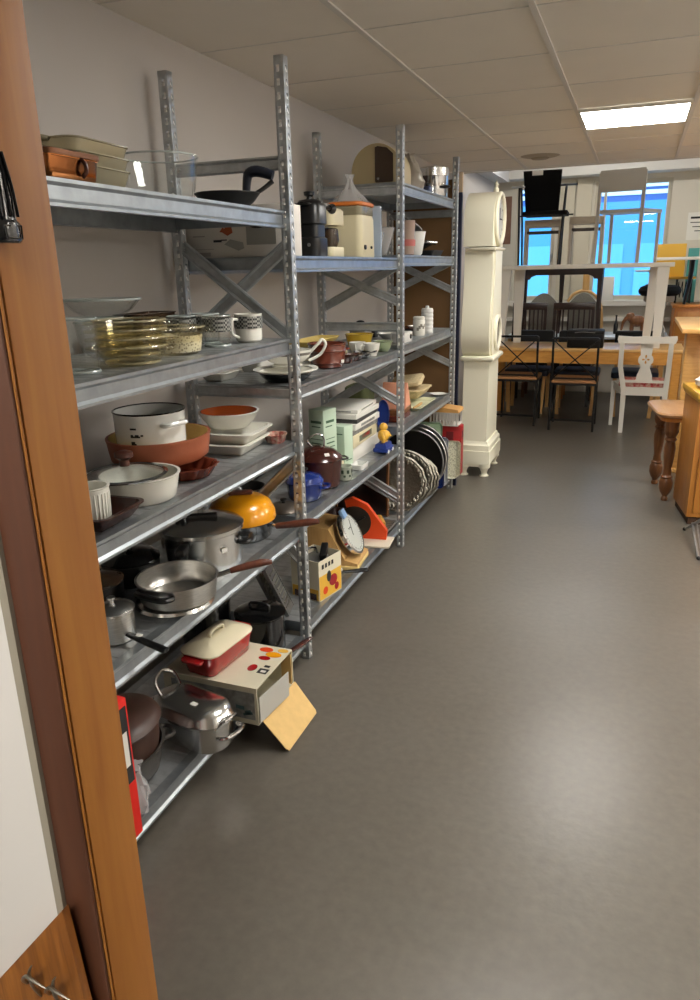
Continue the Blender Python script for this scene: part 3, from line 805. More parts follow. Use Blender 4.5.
b = MB(); b.tube([(-.095,-.04,.135),(-.12,-.038,.175),(-.13,0,.195),(-.12,.038,.175),(-.095,.04,.135)],.006,8,smooth=4); b.build('lid_handle', CHROME, t)
sticker(t,(.04,-.03,.1455),(0,0,1),.012)
# printed carton with open flaps
t = thing('carton','white printed carton with open flaps sticking out of the bottom board','box',(-1.19,1.966,Z5),0)
b = MB(); wd = .004
x0, x1, y0, y1, h = -.20,.155,-.165,.105,.137
b.bx(x0,x1,y0,y1,h-wd,h); b.bx(x0,x1,y0,y1,0,wd); b.bx(x0,x1,y0,y0+wd,wd,h-wd); b.bx(x0,x1,y1-wd,y1,wd,h-wd); b.bx(x0,x0+wd,y0+wd,y1-wd,wd,h-wd)
b.build('carton_shell', mat('carton print',(206,200,176),.6,noise=(9,.04)), t)
b = MB()
b.bx(x0+.03,x1-.01,y0-.0008,y0,.018,h-.02); b.build('side_print', GREYPP, t)
b = MB()
for i in range(14):
    b.box((random.uniform(x0+.05,x1-.03),y0-.001,random.uniform(.035,h-.03)),(random.uniform(.012,.04),.0012,random.uniform(.006,.018)),ry=random.uniform(-.4,.4))
b.build('side_picture', mat('teal print',(70,96,100),.6,noise=(30,.4)), t)
b = MB()
for (u,v,w2,c,k) in ((.11,.05,.03,0,ORANGEN),(.07,.075,.026,0,ORCARD),(.13,.085,.02,0,YELPL),(.09,.02,.022,0,REDEN)):
    b.use(k); b.lathe([(0,h),(w2,h),(w2,h+.0008),(0,h+.0008)],18,(u,v,0),sx=1,sy=.6)
b.use(REDEN); b.lathe([(0,h),(.02,h),(.02,h+.0008),(0,h+.0008)],18,(.08,-.05,0),sx=.8,sy=1.1)
b.build('fruit_print', None, t); b = MB()
b.use(INK); b.box((.125,-.06,h+.0005),(.035,.03,.001)); b.box((.125,-.028,h+.0005),(.02,.012,.001)); b.use(WHITEPP); b.box((.127,-.062,h+.001),(.018,.012,.001))
b.build('stamp_print', None, t)
b = MB(); b.bar((x1+.006,y0+.003,h*.5-.012),(x1+.02,y0+.19,h*.5-.018),.003,h-.045); b.build('side_flap', mat('pale grey card',(176,174,166),.7), t)
b = MB(); 
b.box((x1-.02,y1-.012,h*.5),(.05,.003,h-.02),rz=-.35); b.build('side_flap', KRAFT, t)
b = MB(); p = [(-.13,0),(.115,0),(.115,-.16),(.075,-.225),(-.03,-.225),(-.13,-.13)]
fl = outline([(-.142,0),(.112,0),(.098,-.125),(.09,-.134),(-.135,-.134),(-.142,-.12)],[],.003,'bottom_flap',KRAFT,t,loc=(x1+.001,0,.004))
# hang the flap down and outwards
dv = Vector((.66,.0,-.72)).normalized(); uu = Vector((0,1,0)); yy = -dv
zz = uu.cross(yy).normalized(); uu = yy.cross(zz).normalized()
fl.rotation_euler = Matrix(((uu.x,yy.x,zz.x),(uu.y,yy.y,zz.y),(uu.z,yy.z,zz.z))).to_euler()
t = thing('roasting_dish','red enamel casserole with a cream lid sitting on the printed carton','pot',(-1.245,1.925,Z5+.1378),PI/2-.1)
MB().rr(rvessel(.078,.004,.012,.004),.126,.072,.04,8).build('dish', REDEN, t)
MB().rr([(.004,.078),(.005,.083),(-.004,.089),(-.02,.098),(-.045,.106),(-.06,.108)],.126,.072,.04,8).build('lid', mat('cream enamel',(222,212,182),.22,coat=.5), t)
b = MB(); b.tube([(-.04,-.0,.104),(-.035,0,.12),(-.005,0,.126),(.03,0,.12),(.035,0,.104)],.008,8,smooth=4,flat=.8); b.build('lid_handle', mat('cream enamel',(222,212,182)), t)
for s in (1,-1):
    b = MB(); b.rr([(0,-.005),(.002,0),(0,.005)],.016,.04,.014,4,M=Matrix.Translation((s*.138,0,.068))); b.build('handle', REDEN, t)
t = thing('saucepan','black enamel pot with pale rim highlights at the far end of the bottom board','pot',(-1.268,2.275,Z5))
MB().lathe(vessel(.098,.15,.003,.095,.003),44).build('pot_body', BLACKEN, t)
b = MB(); b.lathe([(.099,.15),(.10,.156),(.08,.164),(.03,.172),(0,.173),(0,.168),(.09,.153)],44); b.build('lid', BLACKEN, t)
b = MB(); b.tube([(-.04,0,.168),(-.035,0,.188),(.035,0,.188),(.04,0,.168)],.006,8,smooth=3); b.build('lid_handle', BLACKPL, t)
t = thing('stewing_pot','large black pot at the back of the bottom board behind the carton','pot',(-1.478,2.22,Z5))
MB().lathe(vessel(.098,.20,.003,.095,.003),40).build('pot_body', BLACKEN, t)
b = MB(); b.lathe([(.10,.20),(.10,.206),(.07,.222),(0,.23),(0,.225),(.09,.203)],40); knob(b,.229,.016,.024); b.build('lid', BLACKEN, t)
t = thing('frying_pan','black frying pan with a dark red handle reaching over the board edge','pan',(-1.205,2.215,Z5+.0005)) if False else None
o = thing('ladle','dark red handled ladle lying in front of the black pot','ladle',(-1.160,2.225,Z5+.002))
b = MB(); b.tube([(-.008,-.07,.012),(.02,0,.014),(.052,.10,.018),(.064,.145,.018)],[.008,.010,.012,.008],10,smooth=3,flat=.7); b.build('handle', BROWNEN, o)
b = MB(); b.lathe([(0,.002),(.02,.004),(.028,.016),(.026,.016),(.018,.006),(0,.004)],18,(-.015,-.095,0)); b.build('ladle_bowl', BLACKEN, o)
sticker(o,(.02,.01,.0228),(0,0,1),.008)
t = thing('carton','red and black carton standing on the bottom board against the door post','box',(-1.185,1.205,Z5))
MB().bx(-.09,.075,-.085,.075,0,.41,.002).build('carton_body', REDCARD, t)
b = MB(); b.bx(.0752,.0762,-.085,.068,.17,.39); b.bx(-.08,.068,.0752,.0762,.17,.39); b.build('black_panel', INK, t)
b = MB(); b.bx(.0764,.0768,.0,.06,.22,.32); b.bx(-.03,.06,.0764,.0768,.22,.32); b.build('white_label', WHITEPP, t)
b = MB(); R = []
for z, r in ((0,.030),(.04,.042),(.09,.036),(.13,.022),(.15,.03)):
    R.append([((r+.007*math.sin(5*a+z*60)+.004*math.sin(11*a-z*90))*math.cos(a),(r+.007*math.sin(5*a+z*60)+.004*math.cos(9*a+z*70))*math.sin(a),z) for a in [2*PI*i/40 for i in range(40)]])
b.rings(R); o = b.build('plastic_bag', FILM, loc=(-1.175,1.335,Z5)); tag(o,'crumpled clear plastic bag between the red carton and the brown roaster','bag')
# ================= second bay, top board
t = thing('appliance_box','long white carton with a cooker picture lying on the middle rack top board','box',(-1.375,2.52,B1))
MB().bx(-.205,.205,-.055,.075,0,.175,.002).build('carton_body', mat('glossy white card',(206,200,190),.45), t)
b = MB(); y = -.0556
b.use(mat('grey print',(150,148,140),.6)); b.prism([(-.045,.045),(.012,.022),(.036,.030),(.032,.050),(-.02,.062)],'y',y-.0004,y); b.box((.106,y,.088),(.118,.0008,.095))
b.use(mat('dark print',(40,38,36),.6)); b.lathe([(0,0),(.03,0),(.03,.0008),(0,.0008)],18,M=Matrix.Translation((.093,y-.0008,.106))@Matrix.Rotation(PI/2,4,'X')@Matrix.Diagonal((1,.35,1,1))); b.box((-.072,y-.0006,.057),(.034,.0008,.008)); b.box((-.045,y-.0006,.060),(.024,.0008,.004))
b.build('appliance_print', None, t); b = MB()
b.use(mat('rust print',(150,72,36),.6)); b.prism([(-.062,.088),(-.048,.104),(-.04,.098),(-.036,.124),(-.03,.102),(-.012,.108),(-.008,.084),(-.03,.074),(-.05,.086)],'y',y-.0006,y)
b.build('fish_print', None, t); b = MB()
b.use(mat('faint red print',(176,140,126),.6))
for k, xx in enumerate((-.16,-.148,-.136,-.124,-.112)): b.box((xx,y-.0003,.128),(.007,.0008,.010))
b.use(mat('pale line',(160,152,144),.6)); b.box((-.14,y,.03),(.10,.0008,.002)); b.box((-.14,y,.012),(.07,.0008,.014)); b.box((-.15,y,.075),(.05,.0008,.004))
b.build('text_print', None, t)
t = thing('coffee_grinder','tall black plastic appliance with a top knob on the middle top board','coffee grinder',(-1.25,2.86,B1))
b = MB(); b.rr([(0,0),(.003,.004),(.003,.07),(-.006,.075),(-.006,.12),(.002,.125),(.002,.19),(-.004,.2)],.055,.06,.03); b.build('body', BLACKPL, t)
b = MB(); b.lathe([(.0,.2),(.045,.2),(.048,.206),(.04,.214),(.012,.218),(.01,.226),(.02,.232),(.022,.245),(0,.248)],24); b.build('lid_knob', BLACKPL, t)
b = MB(); b.tube([(.05,.03,.185),(.06,.07,.185)],.007,8); b.lathe([(0,0),(.012,0),(.02,.03),(0,.034)],14,M=Matrix.Translation((.058,.065,.185))@Matrix.Rotation(-PI/2,4,'X')); b.build('crank_knob', BLACKPL, t)
b = MB(); b.box((0,-.064,.195),(.06,.03,.008),rz=.0,bev=.003); b.build('top_flap', BLACKPL, t)
b = MB(); b.lathe([(0,0),(.007,0),(.007,.002),(0,.002)],14,M=Matrix.Translation((.02,-.063,.045))@Matrix.Rotation(PI/2,4,'X')); b.build('button', ALU, t)
t = thing('coffee_maker','cream plastic coffee maker next to the black appliance','coffee maker',(-1.30,3.115,B1))
b = MB(); b.rr([(0,0),(.002,.003),(.002,.038),(0,.042)],.07,.075,.02); b.bx(-.068,-.02,-.06,.06,.042,.13); b.rr([(0,.13),(.002,.134),(.002,.19),(-.01,.2)],.07,.075,.02); b.build('body', CREAMPL, t)
b = MB(); b.lathe([(.0,.042),(.035,.042),(.044,.07),(.04,.115),(.034,.12),(0,.12)],24,(.026,.0,0)); b.build('jug', DKGLASS, t)
b = MB(); b.rr([(0,.2),(.002,.204),(-.02,.222)],.04,.05,.02); b.build('lid', FILM, t)
t = thing('juice_extractor','large cream food processor base with an orange rim under a plastic bag','juicer',(-1.285,3.42,B1))
b = MB(); b.rr([(0,0),(.003,.005),(.0,.17),(-.006,.185)],.085,.10,.03,8); b.build('body', CREAMPL, t)
b = MB(); b.rr([(-.004,.185),(-.002,.188),(-.002,.222),(-.006,.225)],.085,.10,.03,8); b.build('clear_bowl', SMOKE, t)
b = MB(); b.rr([(0,.225),(.003,.228),(.003,.24),(-.01,.244)],.085,.10,.03,8); b.build('rim', mat('orange plastic',(206,116,48),.4), t)
b = MB()
for yy, r in ((-.055,.012),(.03,.007)): b.lathe([(0,0),(r,0),(r*.8,.008),(0,.008)],14,M=Matrix.Translation((.086,yy,.045))@Matrix.Rotation(PI/2,4,'Y'))
b.build('switch', BLACKPL, t)
b = MB(); R = []
for z, s in ((.2445,1.0),(.27,.72),(.30,.36),(.325,.15),(.345,.11),(.365,.2)):
    R.append([((.085*s+.006*math.sin(7*a+z*50))*math.cos(a),(.10*s+.006*math.cos(6*a+z*40))*math.sin(a),z) for a in [2*PI*i/36 for i in range(36)]])
b.rings(R)
o = b.build('plastic_bag', FILM, loc=(-1.285,3.42,B1)); tag(o,'clear plastic bag gathered over the cream food processor base','bag')
o = MB().bx(-.09,.055,-.008,.008,0,.235,.003).build('acrylic_sheet', mat('pale glass panel',(190,206,226),.1,trans=.3), loc=(-1.235,3.555,B1)); tag(o,'pale blue upright panel beside the cream food processor base','panel')
def tub(x, y, z, r, h, lab, m=None, name='plastic_tub'):
    t = thing(name, lab,'container',(x,y,z))
    MB().rr(rvessel(h,.002,.014,.004),r,r*1.1,r*.35).build('tub_body', m or FILM, t); return t
tub(-1.42,3.63,B1,.05,.16,'tall clear plastic tub at the back of the middle top board')
tub(-1.26,3.655,B1,.045,.12,'low clear plastic tub next to the second rack post')

# ================= second bay, second board
t = thing('oven_dish','black oval dish with a white rim at the near end of the middle rack','dish',(-1.25,2.575,B2))
b = MB(); pr = vessel(.105,.040,.004,.085,.002,.012); b.lathe(pr[:5],44,sx=1,sy=1.1); b.build('outside', BLACKEN, t)
b = MB(); b.lathe(pr[4:],44,sx=1,sy=1.1); b.lathe([(.107,.038),(.124,.042),(.124,.046),(.102,.044)],44,sx=1,sy=1.1); b.build('rim', CERAM, t)
t = thing('gravy_boat','white gravy boat with a tall loop handle standing on the black dish','gravy boat',(-1.275,2.645,B2+.0465),-.95)
b = MB(); R = []
for o, z in ((.045,0),(.046,.004),(.038,.01),(.055,.02),(.068,.04),(.073,.058),(.074,.062),(.070,.062),(.064,.042),(.05,.022),(.03,.014)):
    R.append([(o*1.0*math.cos(a),(o*1.35*math.sin(a)) - (.02*max(0,-math.sin(a))**4 if z > .03 else 0),z + (.014*max(0,-math.sin(a))**4 if z > .035 else 0)) for a in [2*PI*i/40 for i in range(40)]])
b.rings(R); b.build('boat', CERAM, t)
b = MB(); b.tube([(.02,.085,.048),(.035,.12,.085),(.035,.135,.10),(.03,.15,.08),(.015,.13,.04),(.01,.085,.018)],.006,8,smooth=5); b.build('handle', CERAM, t)
b = MB(); b.lathe([(.0685,.042),(.0715,.05),(.0722,.053),(.0692,.046)],40,sx=1,sy=1.35); b.build('grey_line', mat('grey line glaze',(110,104,96),.3), t)
b = MB(); b.rr(rvessel(.035,.004,.018,.006),.055,.075,.02); o = b.build('baking_dish', CERAM, loc=(-1.515,2.53,B2)); tag(o,'small white dish behind the gravy boat on the middle rack','dish')
t = thing('casserole_pot','brown glazed round pot with banded sides next to the gravy boat','pot',(-1.24,2.972,B2))
b = MB(); b.lathe([(0,0),(.062,0),(.07,.006),(.074,.022),(.0765,.024),(.075,.027),(.081,.072),(.0835,.074),(.082,.078),(.083,.098),(.087,.102),(.083,.106),(.078,.104),(.07,.03),(.06,.008),(0,.008)],44); b.build('pot_body', mat('chestnut glaze',(94,42,27),.2,coat=.4,noise=(8,.12)), t)
b = MB(); loop_handle(b,.08,.075,1.0,.05,.022,.006); b.build('handle', mat('chestnut glaze',(116,48,28)), t)
sticker(t,(.079,-.02,.03),(1,-.25,0),.01)
b = MB(); b.rr(rvessel(.10,.004,.015,.004),.06,.13,.03); o = b.build('butter_dish', CERAM, loc=(-1.50,2.865,B2)); tag(o,'long white dish behind the brown glazed pot','dish')
# pile of cutlery-like lids and tins
for i, (x, y, lb) in enumerate(((-1.215,3.125,'first'),(-1.21,3.22,'second'),(-1.205,3.315,'third'))):
    t = thing('egg_pan', 'dark shiny small pan with a wire handle, %s beyond the brown pot'%lb,'pan',(x,y,B2),0,'small dark pans in a row')
    MB().lathe(vessel(.042,.032,.002,.036,.002,.006),24).build('pan_body', BROWNEN if i < 2 else BLACKEN, t)
    b = MB(); loop_handle(b,.042,.028,-.4,.022,.05,.003,.012); b.build('handle', CHROME, t)
sug = None
cups = [(-1.43,3.04,CERAM),(-1.34,3.15,CERAM),(-1.44,3.18,CREAM),(-1.32,3.28,CREAM),(-1.28,3.46,CERAM),(-1.43,3.31,CERAM),(-1.40,3.43,CREAM),(-1.19,3.42,CERAM)]
where = ['behind the small dark pans, rearmost','directly behind the small dark pans','against the back edge, third along','in the middle, fourth along','in the middle, right before the yellow bowl','against the back edge past the middle','against the back edge close to the yellow bowl','at the front edge past the small dark pans']
for (x, y, m), wl in zip(cups, where):
    t = thing('teacup','pale china cup on the middle rack, '+wl,'cup',(x,y,B2),random.uniform(0,6),'china cups on the middle rack')
    MB().lathe([(0,0),(.024,0),(.026,.004),(.024,.008),(.036,.03),(.041,.058),(.042,.062),(.039,.061),(.033,.032),(.02,.012),(0,.011)],26).build('cup_body', m, t)
    b = MB(); b.tube([(.037,0,.052),(.06,0,.05),(.06,0,.025),(.033,0,.018)],.004,8,smooth=4); b.build('handle', m, t)
t = thing('glass_bowl','yellow glass bowl near the second post on the middle rack','bowl',(-1.32,3.60,B2))
MB().lathe(vessel(.072,.09,.004,.052,.003,.012),32).build('bowl_body', mat('yellow glass',(226,190,70),.1,trans=.5), t)
t = thing('glass_bowl','pale green glass bowl at the front edge by the second post','bowl',(-1.195,3.61,B2))
MB().lathe(vessel(.048,.055,.004,.036,.003,.012),28).build('bowl_body', mat('pale green glass',(206,222,180),.1,trans=.6), t)
t = thing('tray','shallow wide yellow tray laid over the cups at the back','tray',(-1.455,3.33,B2+.0665),0)
MB().rr(rvessel(.022,.002,.01,.004),.06,.19,.02).build('tray_body', mat('straw yellow plastic',(214,190,110),.5), t)

# ================= second bay, third board
t = thing('stock_pot','brown enamel pot with a domed lid and wire handle at the near end','pot',(-1.255,2.87,B3))
MB().lathe(vessel(.105,.125,.003,.094,.002,.01),44).build('pot_body', BROWNEN, t)
MB().lathe([(.106,.125),(.108,.13),(.10,.142),(.07,.165),(.03,.18),(0,.184),(0,.178),(.095,.13)],44).build('lid', BROWNEN, t)
b = MB(); b.tube([(-.02,-.02,.18),(-.035,-.035,.215),(0,0,.235),(.02,.02,.215),(.02,.02,.178)],.004,8,smooth=4); b.build('lid_handle', CHROME, t)
b = MB(); loop_handle(b,.10,.115,.75,.06,.034,.0045); loop_handle(b,.10,.115,.75+PI,.06,.034,.0045); b.build('handle', BLACKPL, t)
sticker(t,(.065,-.055,.158),(.55,-.5,.7),.011)
t = thing('dutch_oven','blue enamel pot partly behind the first front post','pot',(-1.235,2.672,B3))
MB().lathe(vessel(.078,.075,.003,.07,.003,.01),44).build('pot_body', BLUEEN, t)
b = MB(); b.lathe([(.079,.075),(.081,.08),(.068,.10),(.03,.112),(0,.115),(0,.11),(.07,.079)],44); b.build('lid', BLUEEN, t)
b = MB(); knob(b,.114,.016,.022); b.build('knob', BLACKPL, t)
b = MB(); loop_handle(b,.078,.06,.1,.06,.026,.006); b.build('handle', BLUEEN, t)
t = thing('pan_lid','flat grey brown pan lid lying beside the blue pot behind the first post','lid',(-1.26,2.515,B3)); MB().lathe([(0,.022),(.03,.02),(.065,.010),(.075,.0),(.078,.003),(.072,.012),(.03,.026),(0,.027)],36).build('lid_disc', mat('grey brown metal',(92,84,76),.4,.7), t)
b = MB(); knob(b,.026,.014,.02); b.build('knob', BLACKPL, t)
t = thing('cake_pan','dark shallow pan behind the blue enamel pot','pan',(-1.475,2.58,B3)); MB().lathe(vessel(.09,.06,.003,.08,.002),36).build('pan_body', BLACKNS, t)
b = MB(); stick(b,.088,.05,1.6,.12,.011,.02); b.build('handle', BLACKPL, t)
t = thing('decorated_glass','small patterned glass at the front edge before the leaflets','glass',(-1.175,2.985,B3))
MB().lathe(vessel(.033,.068,.003,.031,.001),28).build('glass_body', mat('greenish glass',(216,222,206),.08,trans=.5), t)
b = MB()
for k in range(8):
    a = 2*PI*k/8; on_cyl(b,.0335,a,.045,.012,.016); on_cyl(b,.0335,a+.3,.025,.01,.01)
b.build('print', mat('dark green print',(40,56,40),.5), t)
# upright leaflets and a pile of boxes
def carton(name, lab, x, y, z, dx, dy, dz, m, rz=0., grp=None, cat='box', strip=None, lean=None):
    t = thing(name, lab, cat, (x,y,z), rz, grp, rot=lean)
    MB().bx(-dx/2,dx/2,-dy/2,dy/2,0,dz,.0015).build('carton_body', m, t)
    if strip:
        b = MB()
        for (face, u, v, w2, h2, mm) in strip:
            b.use(mm)
            if face == 'x': b.box((dx/2+.0004,u,v),(.0008,w2,h2))
            elif face == 'y': b.box((u,-dy/2-.0004,v),(w2,.0008,h2))
            else: b.box((u,v,dz+.0004),(w2,h2,.0008))
        b.build('print', None, t)
    return t
GL = mat('green ink',(70,100,76),.7)
lines = [('x',0,.20,.06,.012,GL),('x',-.01,.178,.05,.005,GL),('x',0,.12,.07,.003,GL),('x',0,.10,.06,.006,GL),('x',0,.08,.065,.004,GL),('x',0,.05,.05,.004,GL),
         ('y',0,.20,.06,.012,GL),('y',0,.178,.05,.005,GL),('y',0,.12,.07,.003,GL),('y',0,.10,.06,.006,GL),('y',0,.08,.065,.004,GL)]
carton('leaflet_box','tall pale green carton with small printed lines standing upright',-1.31,3.06,B3+.055,.085,.10,.255,GREENPP,-.25,strip=lines)
carton('game_box','cream box lying beneath the upright pale green carton',-1.31,3.06,B3,.15,.12,.055,mat('cream card',(214,204,170),.7),-.1)
carton('leaflet_box','short pale green carton beside the tall pale green one',-1.255,3.165,B3,.07,.075,.215,GREENPP,-.2,strip=lines[5:6]+lines[7:8])
stack = [('white flat box at the bottom of the box pile',.075,WHITEPP,None),('cream box with red lettering low in the box pile',.06,mat('cream card',(214,204,170)),'red'),
         ('grey printed box under the white boxes in the pile',.028,GREYPP,None),('white box with dark side in the middle of the pile',.03,WHITEPP,'dark'),('dark flat box near the top of the pile',.022,mat('dark card',(60,60,58),.6),None),('white flat box second from the top of the pile',.024,WHITEPP,None),('topmost white flat box of the pile',.018,WHITEPP,'dark')]
z = B3
for i, (lb, hh, m, st) in enumerate(stack):
    dy = .40-.012*i
    s = None
    if st == 'red': s = [('x',0,.03,.2,.03,mat('olive print',(110,112,90),.6)),('x',.0,.032,.13,.018,REDINK),('y',0,.03,.16,.03,mat('olive print',(110,112,90))),('y',0,.032,.11,.018,REDINK)]
    if st == 'dark': s = [('x',0,hh*.5,.2,hh*.4,GREYPP),('y',0,hh*.5,.15,hh*.4,GREYPP)]
    carton('game_box', lb, -1.345+random.uniform(-.010,.010), 3.465+random.uniform(-.01,.01), z, .22, dy, hh, m, random.uniform(-.05,.05), 'pile of flat boxes', strip=s); z += hh+.0003
b = MB(); b.lathe([(0,0),(.05,0),(.055,.004),(.055,.008),(0,.01)],28,M=Matrix.Translation((0,0,.0))); 
o = thing('toy_scoop','dark blue plastic scoop leaning on the end of the box pile','scoop',(-1.225,3.690,B3))
b = MB(); b.lathe([(0,0),(.055,.0),(.062,.02),(.06,.024),(.05,.006),(0,.006)],26,M=Matrix.Translation((0,0.012,.165))@Matrix.Rotation(1.45,4,'X')@Matrix.Diagonal((.62,1.3,.7,1))); b.build('scoop_dish', BLUEPL, o)
b = MB(); b.tube([(0,.01,.10),(.0,.006,.06),(0,.004,.012)],[.009,.010,.011],10,smooth=3); b.build('handle', BLUEPL, o)
o = thing('toy_figure','yellow plastic toy at the front of the box pile end','toy',(-1.172,3.535,B3+.0555))
b = MB(); b.ball((0,0,.035),.03,14,(1,.9,1.1)); b.ball((0,.005,.078),.022,14); 
for s in (-1,1): b.tube([(0,s*.022,.05),(.012,s*.042,.04),(.02,s*.045,.02)],.009,8,smooth=3); b.tube([(0,s*.014,.02),(.006,s*.018,.008),(.006,s*.018,.0)],.010,8)
b.build('toy_body', YELPL, o)
o = thing('toy_car','blue and white plastic toy under the yellow one','toy',(-1.172,3.535,B3))
b = MB(); b.rr([(-.006,.008),(0,.014),(0,.028),(-.008,.032),(-.012,.05),(-.018,.054)],.04,.06,.012); b.build('toy_body', BLUEPL, o)
b = MB()
for sx in (-1,1):
    for sy in (-1,1): b.lathe([(0,-.005),(.012,-.005),(.012,.005),(0,.005)],14,M=Matrix.Translation((sx*.036,sy*.035,.012))@Matrix.Rotation(PI/2,4,'Y'))
b.build('wheels', WPLAST, o)
b = MB(); b.rr([(0,0),(.004,.02),(.004,.024),(-.002,.024),(-.006,.004)],.03,.045,.01); o = b.build('plastic_dish', WPLAST, loc=(-1.185,3.20,B3)); tag(o,'small white plastic dish in front of the box pile','dish')

# ================= second bay, bottom board
t = carton('appliance_box','open white and yellow carton filled with metal parts behind the first post',-1.225,2.735,B4,.14,.15,.0015,mat('white yellow card',(222,214,190),.6),-.22)
E_ = [o for o in t.children][0]; bpy.data.objects.remove(E_)
b = MB(); x0,x1,y0,y1,h = -.075,.075,-.085,.085,.185
b.bx(x0,x1,y0,y1,0,.003); b.bx(x0,x0+.003,y0,y1,.003,h); b.bx(x1-.003,x1,y0,y1,.003,h); b.bx(x0+.003,x1-.003,y0,y0+.003,.003,h); b.bx(x0+.003,x1-.003,y1-.003,y1,.003,h)
b.build('carton_shell', mat('white yellow card',(222,214,190)), t)
b = MB(); b.use(YELPL); b.box((x1+.0005,0,.06),(.001,.165,.11)); b.box((.0,y0-.0005,.03),(.14,.001,.05)); b.use(REDEN); MX = lambda yy, zz, sy, sz: Matrix.Translation((x1+.001,yy,zz))@Matrix.Rotation(PI/2,4,'Y')@Matrix.Diagonal((sz,sy,1,1)); b.lathe([(0,0),(.03,0),(.03,.0008),(0,.0008)],18,M=MX(.02,.07,1,.9)); b.lathe([(0,0),(.02,0),(.02,.0008),(0,.0008)],16,M=MX(.045,.032,.8,.9)); b.use(INK); b.lathe([(0,0),(.02,0),(.02,.0010),(0,.0010)],16,M=MX(-.012,.098,.8,1.3))
for k_ in range(4): b.box((x1+.001,-.055+.024*k_,.155),(.001,.014,.020))
b.use(ORCARD); b.lathe([(0,0),(.018,0),(.018,.0006),(0,.0006)],16,M=MX(-.04,.04,1,1)); b.use(BROWNEN); b.box((0,y0-.001,.02),(.12,.001,.03))
b.build('print', None, t)
o = thing('kitchen_parts','grey metal parts with a dark bar standing in the open carton','kitchen parts',(-1.225,2.735,B4+.0035),-.22)
b = MB(); b.box((-.01,.0,.10),(.09,.11,.13),bev=.006); b.build('motor_block', ALU, o)
b = MB(); b.box((.03,.02,.19),(.03,.10,.03),rz=.5,rx=.25,bev=.004); b.build('dark_bar', BLACKPL, o)
b = MB(); b.tube([(-.03,-.05,.165),(-.03,-.03,.2),(-.02,.02,.2),(-.02,.04,.165)],.005,8,smooth=3); b.build('wire_loop', CHROME, o)
for i, (lb, dx) in enumerate((('front grey metal grating plate leaning behind the first post',0),('rear grey metal grating plate leaning behind the first post',-.045))):
    o = thing('grater_plate', lb,'grater',(-1.25+dx,2.512,B4+.007),0,'leaning grating plates',rot=(.0,-.42,.25))
    b = MB(); b.bx(-.002,.002,-.05,.05,0,.22); b.bx(-.012,.004,-.056,-.05,0,.225); b.bx(-.012,.004,.05,.056,0,.225); b.build('plate', ALU, o)
    b = MB()
    for k in range(8): b.bx(.002,.006,-.035,.035,.03+k*.022,.036+k*.022)
    b.build('teeth', BRUSH, o)
o = thing('scoop','red plastic scoop with a black handle on the middle bottom board','scoop',(-1.225,2.885,B4),.9)
b = MB(); b.lathe([(0,0),(.035,.0),(.045,.03),(.04,.05),(.03,.058),(0,.06)],24); b.build('red_body', REDEN, o)
b = MB(); stick(b,.04,.028,-.35,.14,.014,.0); b.build('handle', BLACKPL, o)
b = MB(); b.box((.05,-.012,.034),(.022,.018,.02),rz=-.35,bev=.003); b.build('white_clip', WPLAST, o)
t = thing('kitchen_scale','tan kitchen scale with a round tilted chrome dial on the bottom board','scale',(-1.268,3.10,B4),.10)
b = MB(); b.prism([(-.15,.0),(.125,.0),(.125,.035),(.062,.05),(-.015,.20),(-.15,.215)],'y',-.105,.105); b.build('body', TAN, t)
b = MB(); b.bx(-.152,.128,-.11,.11,.0,.022,.004); b.build('base', mat('pale beech',(222,196,130),.5), t)
Md = Matrix.Translation((.068,0,.150))@Matrix.Rotation(1.08,4,'Y')
b = MB(); b.lathe([(0,-.02),(.10,-.02),(.108,-.01),(.108,.008),(.10,.014),(.097,.008),(0,.006)],48,M=Md); b.build('dial_rim', CHROME, t)
b = MB(); b.lathe([(0,.0065),(.097,.0085),(.097,.0095),(0,.0095)],48,M=Md); b.build('dial_face', mat('dial face',(196,202,196),.15,coat=.8), t)
b = MB()
for k in range(40):
    a = 2*PI*k/40; L = .016 if k % 4 == 0 else .009
    b.box((0,0,0),(L,.002,.0006),M=Md@Matrix.Rotation(a,4,'Z')@Matrix.Translation((.085,0,.0099)))
b.box((0,0,0),(.085,.004,.001),M=Md@Matrix.Rotation(2.6,4,'Z')@Matrix.Translation((.03,0,.0108)))
for k in range(5): b.box((0,0,0),(.006,.006,.0006),M=Md@Matrix.Translation((-.03+.004*(k%2),-.02+k*.01,.0099)))
b.build('dial_marks', INK, t)
b = MB(); b.box((0,0,0),(.045,.05,.02),M=Md@Matrix.Translation((-.106,0,.012)),bev=.004); b.build('blue_clip', mat('pale blue plastic',(140,178,222),.3), t)
t = thing('bread_slicer','orange red bread slicer with a dark round blade and white base','slicer',(-1.25,3.375,B4),.12)
b = MB(); b.bx(-.17,.165,-.07,.085,0,.012,.003); b.build('base', mat('off white enamel',(214,204,184),.35), t)
b = MB(); b.prism([(-.05,.012),(.13,.012),(.135,.06),(.03,.20),(-.05,.235),(-.09,.22)],'y',.03,.06); b.build('guard', ORCARD, t)
b = MB(); b.lathe([(0,-.003),(.085,-.001),(.085,.001),(0,.003)],36,M=Matrix.Translation((-.03,.012,.11))@Matrix.Rotation(PI/2,4,'X')); b.build('blade', mat('dark blade',(58,56,54),.35,.7), t)
b = MB(); b.lathe([(0,-.012),(.018,-.012),(.014,.0),(0,.0)],18,M=Matrix.Translation((-.03,-.0,.11))@Matrix.Rotation(-PI/2,4,'X')); b.tube([(-.03,-.012,.11),(.03,-.02,.15)],.005,8); b.build('crank', BLACKPL, t)
t = thing('roasting_tin','dark roasting tin behind the bread slicer','pan',(-1.40,3.60,B4),0); MB().rr(rvessel(.07,.004,.02,.006),.13,.09,.03).build('tin_body', mat('dark reddish tin',(44,26,22),.4,.3), t)
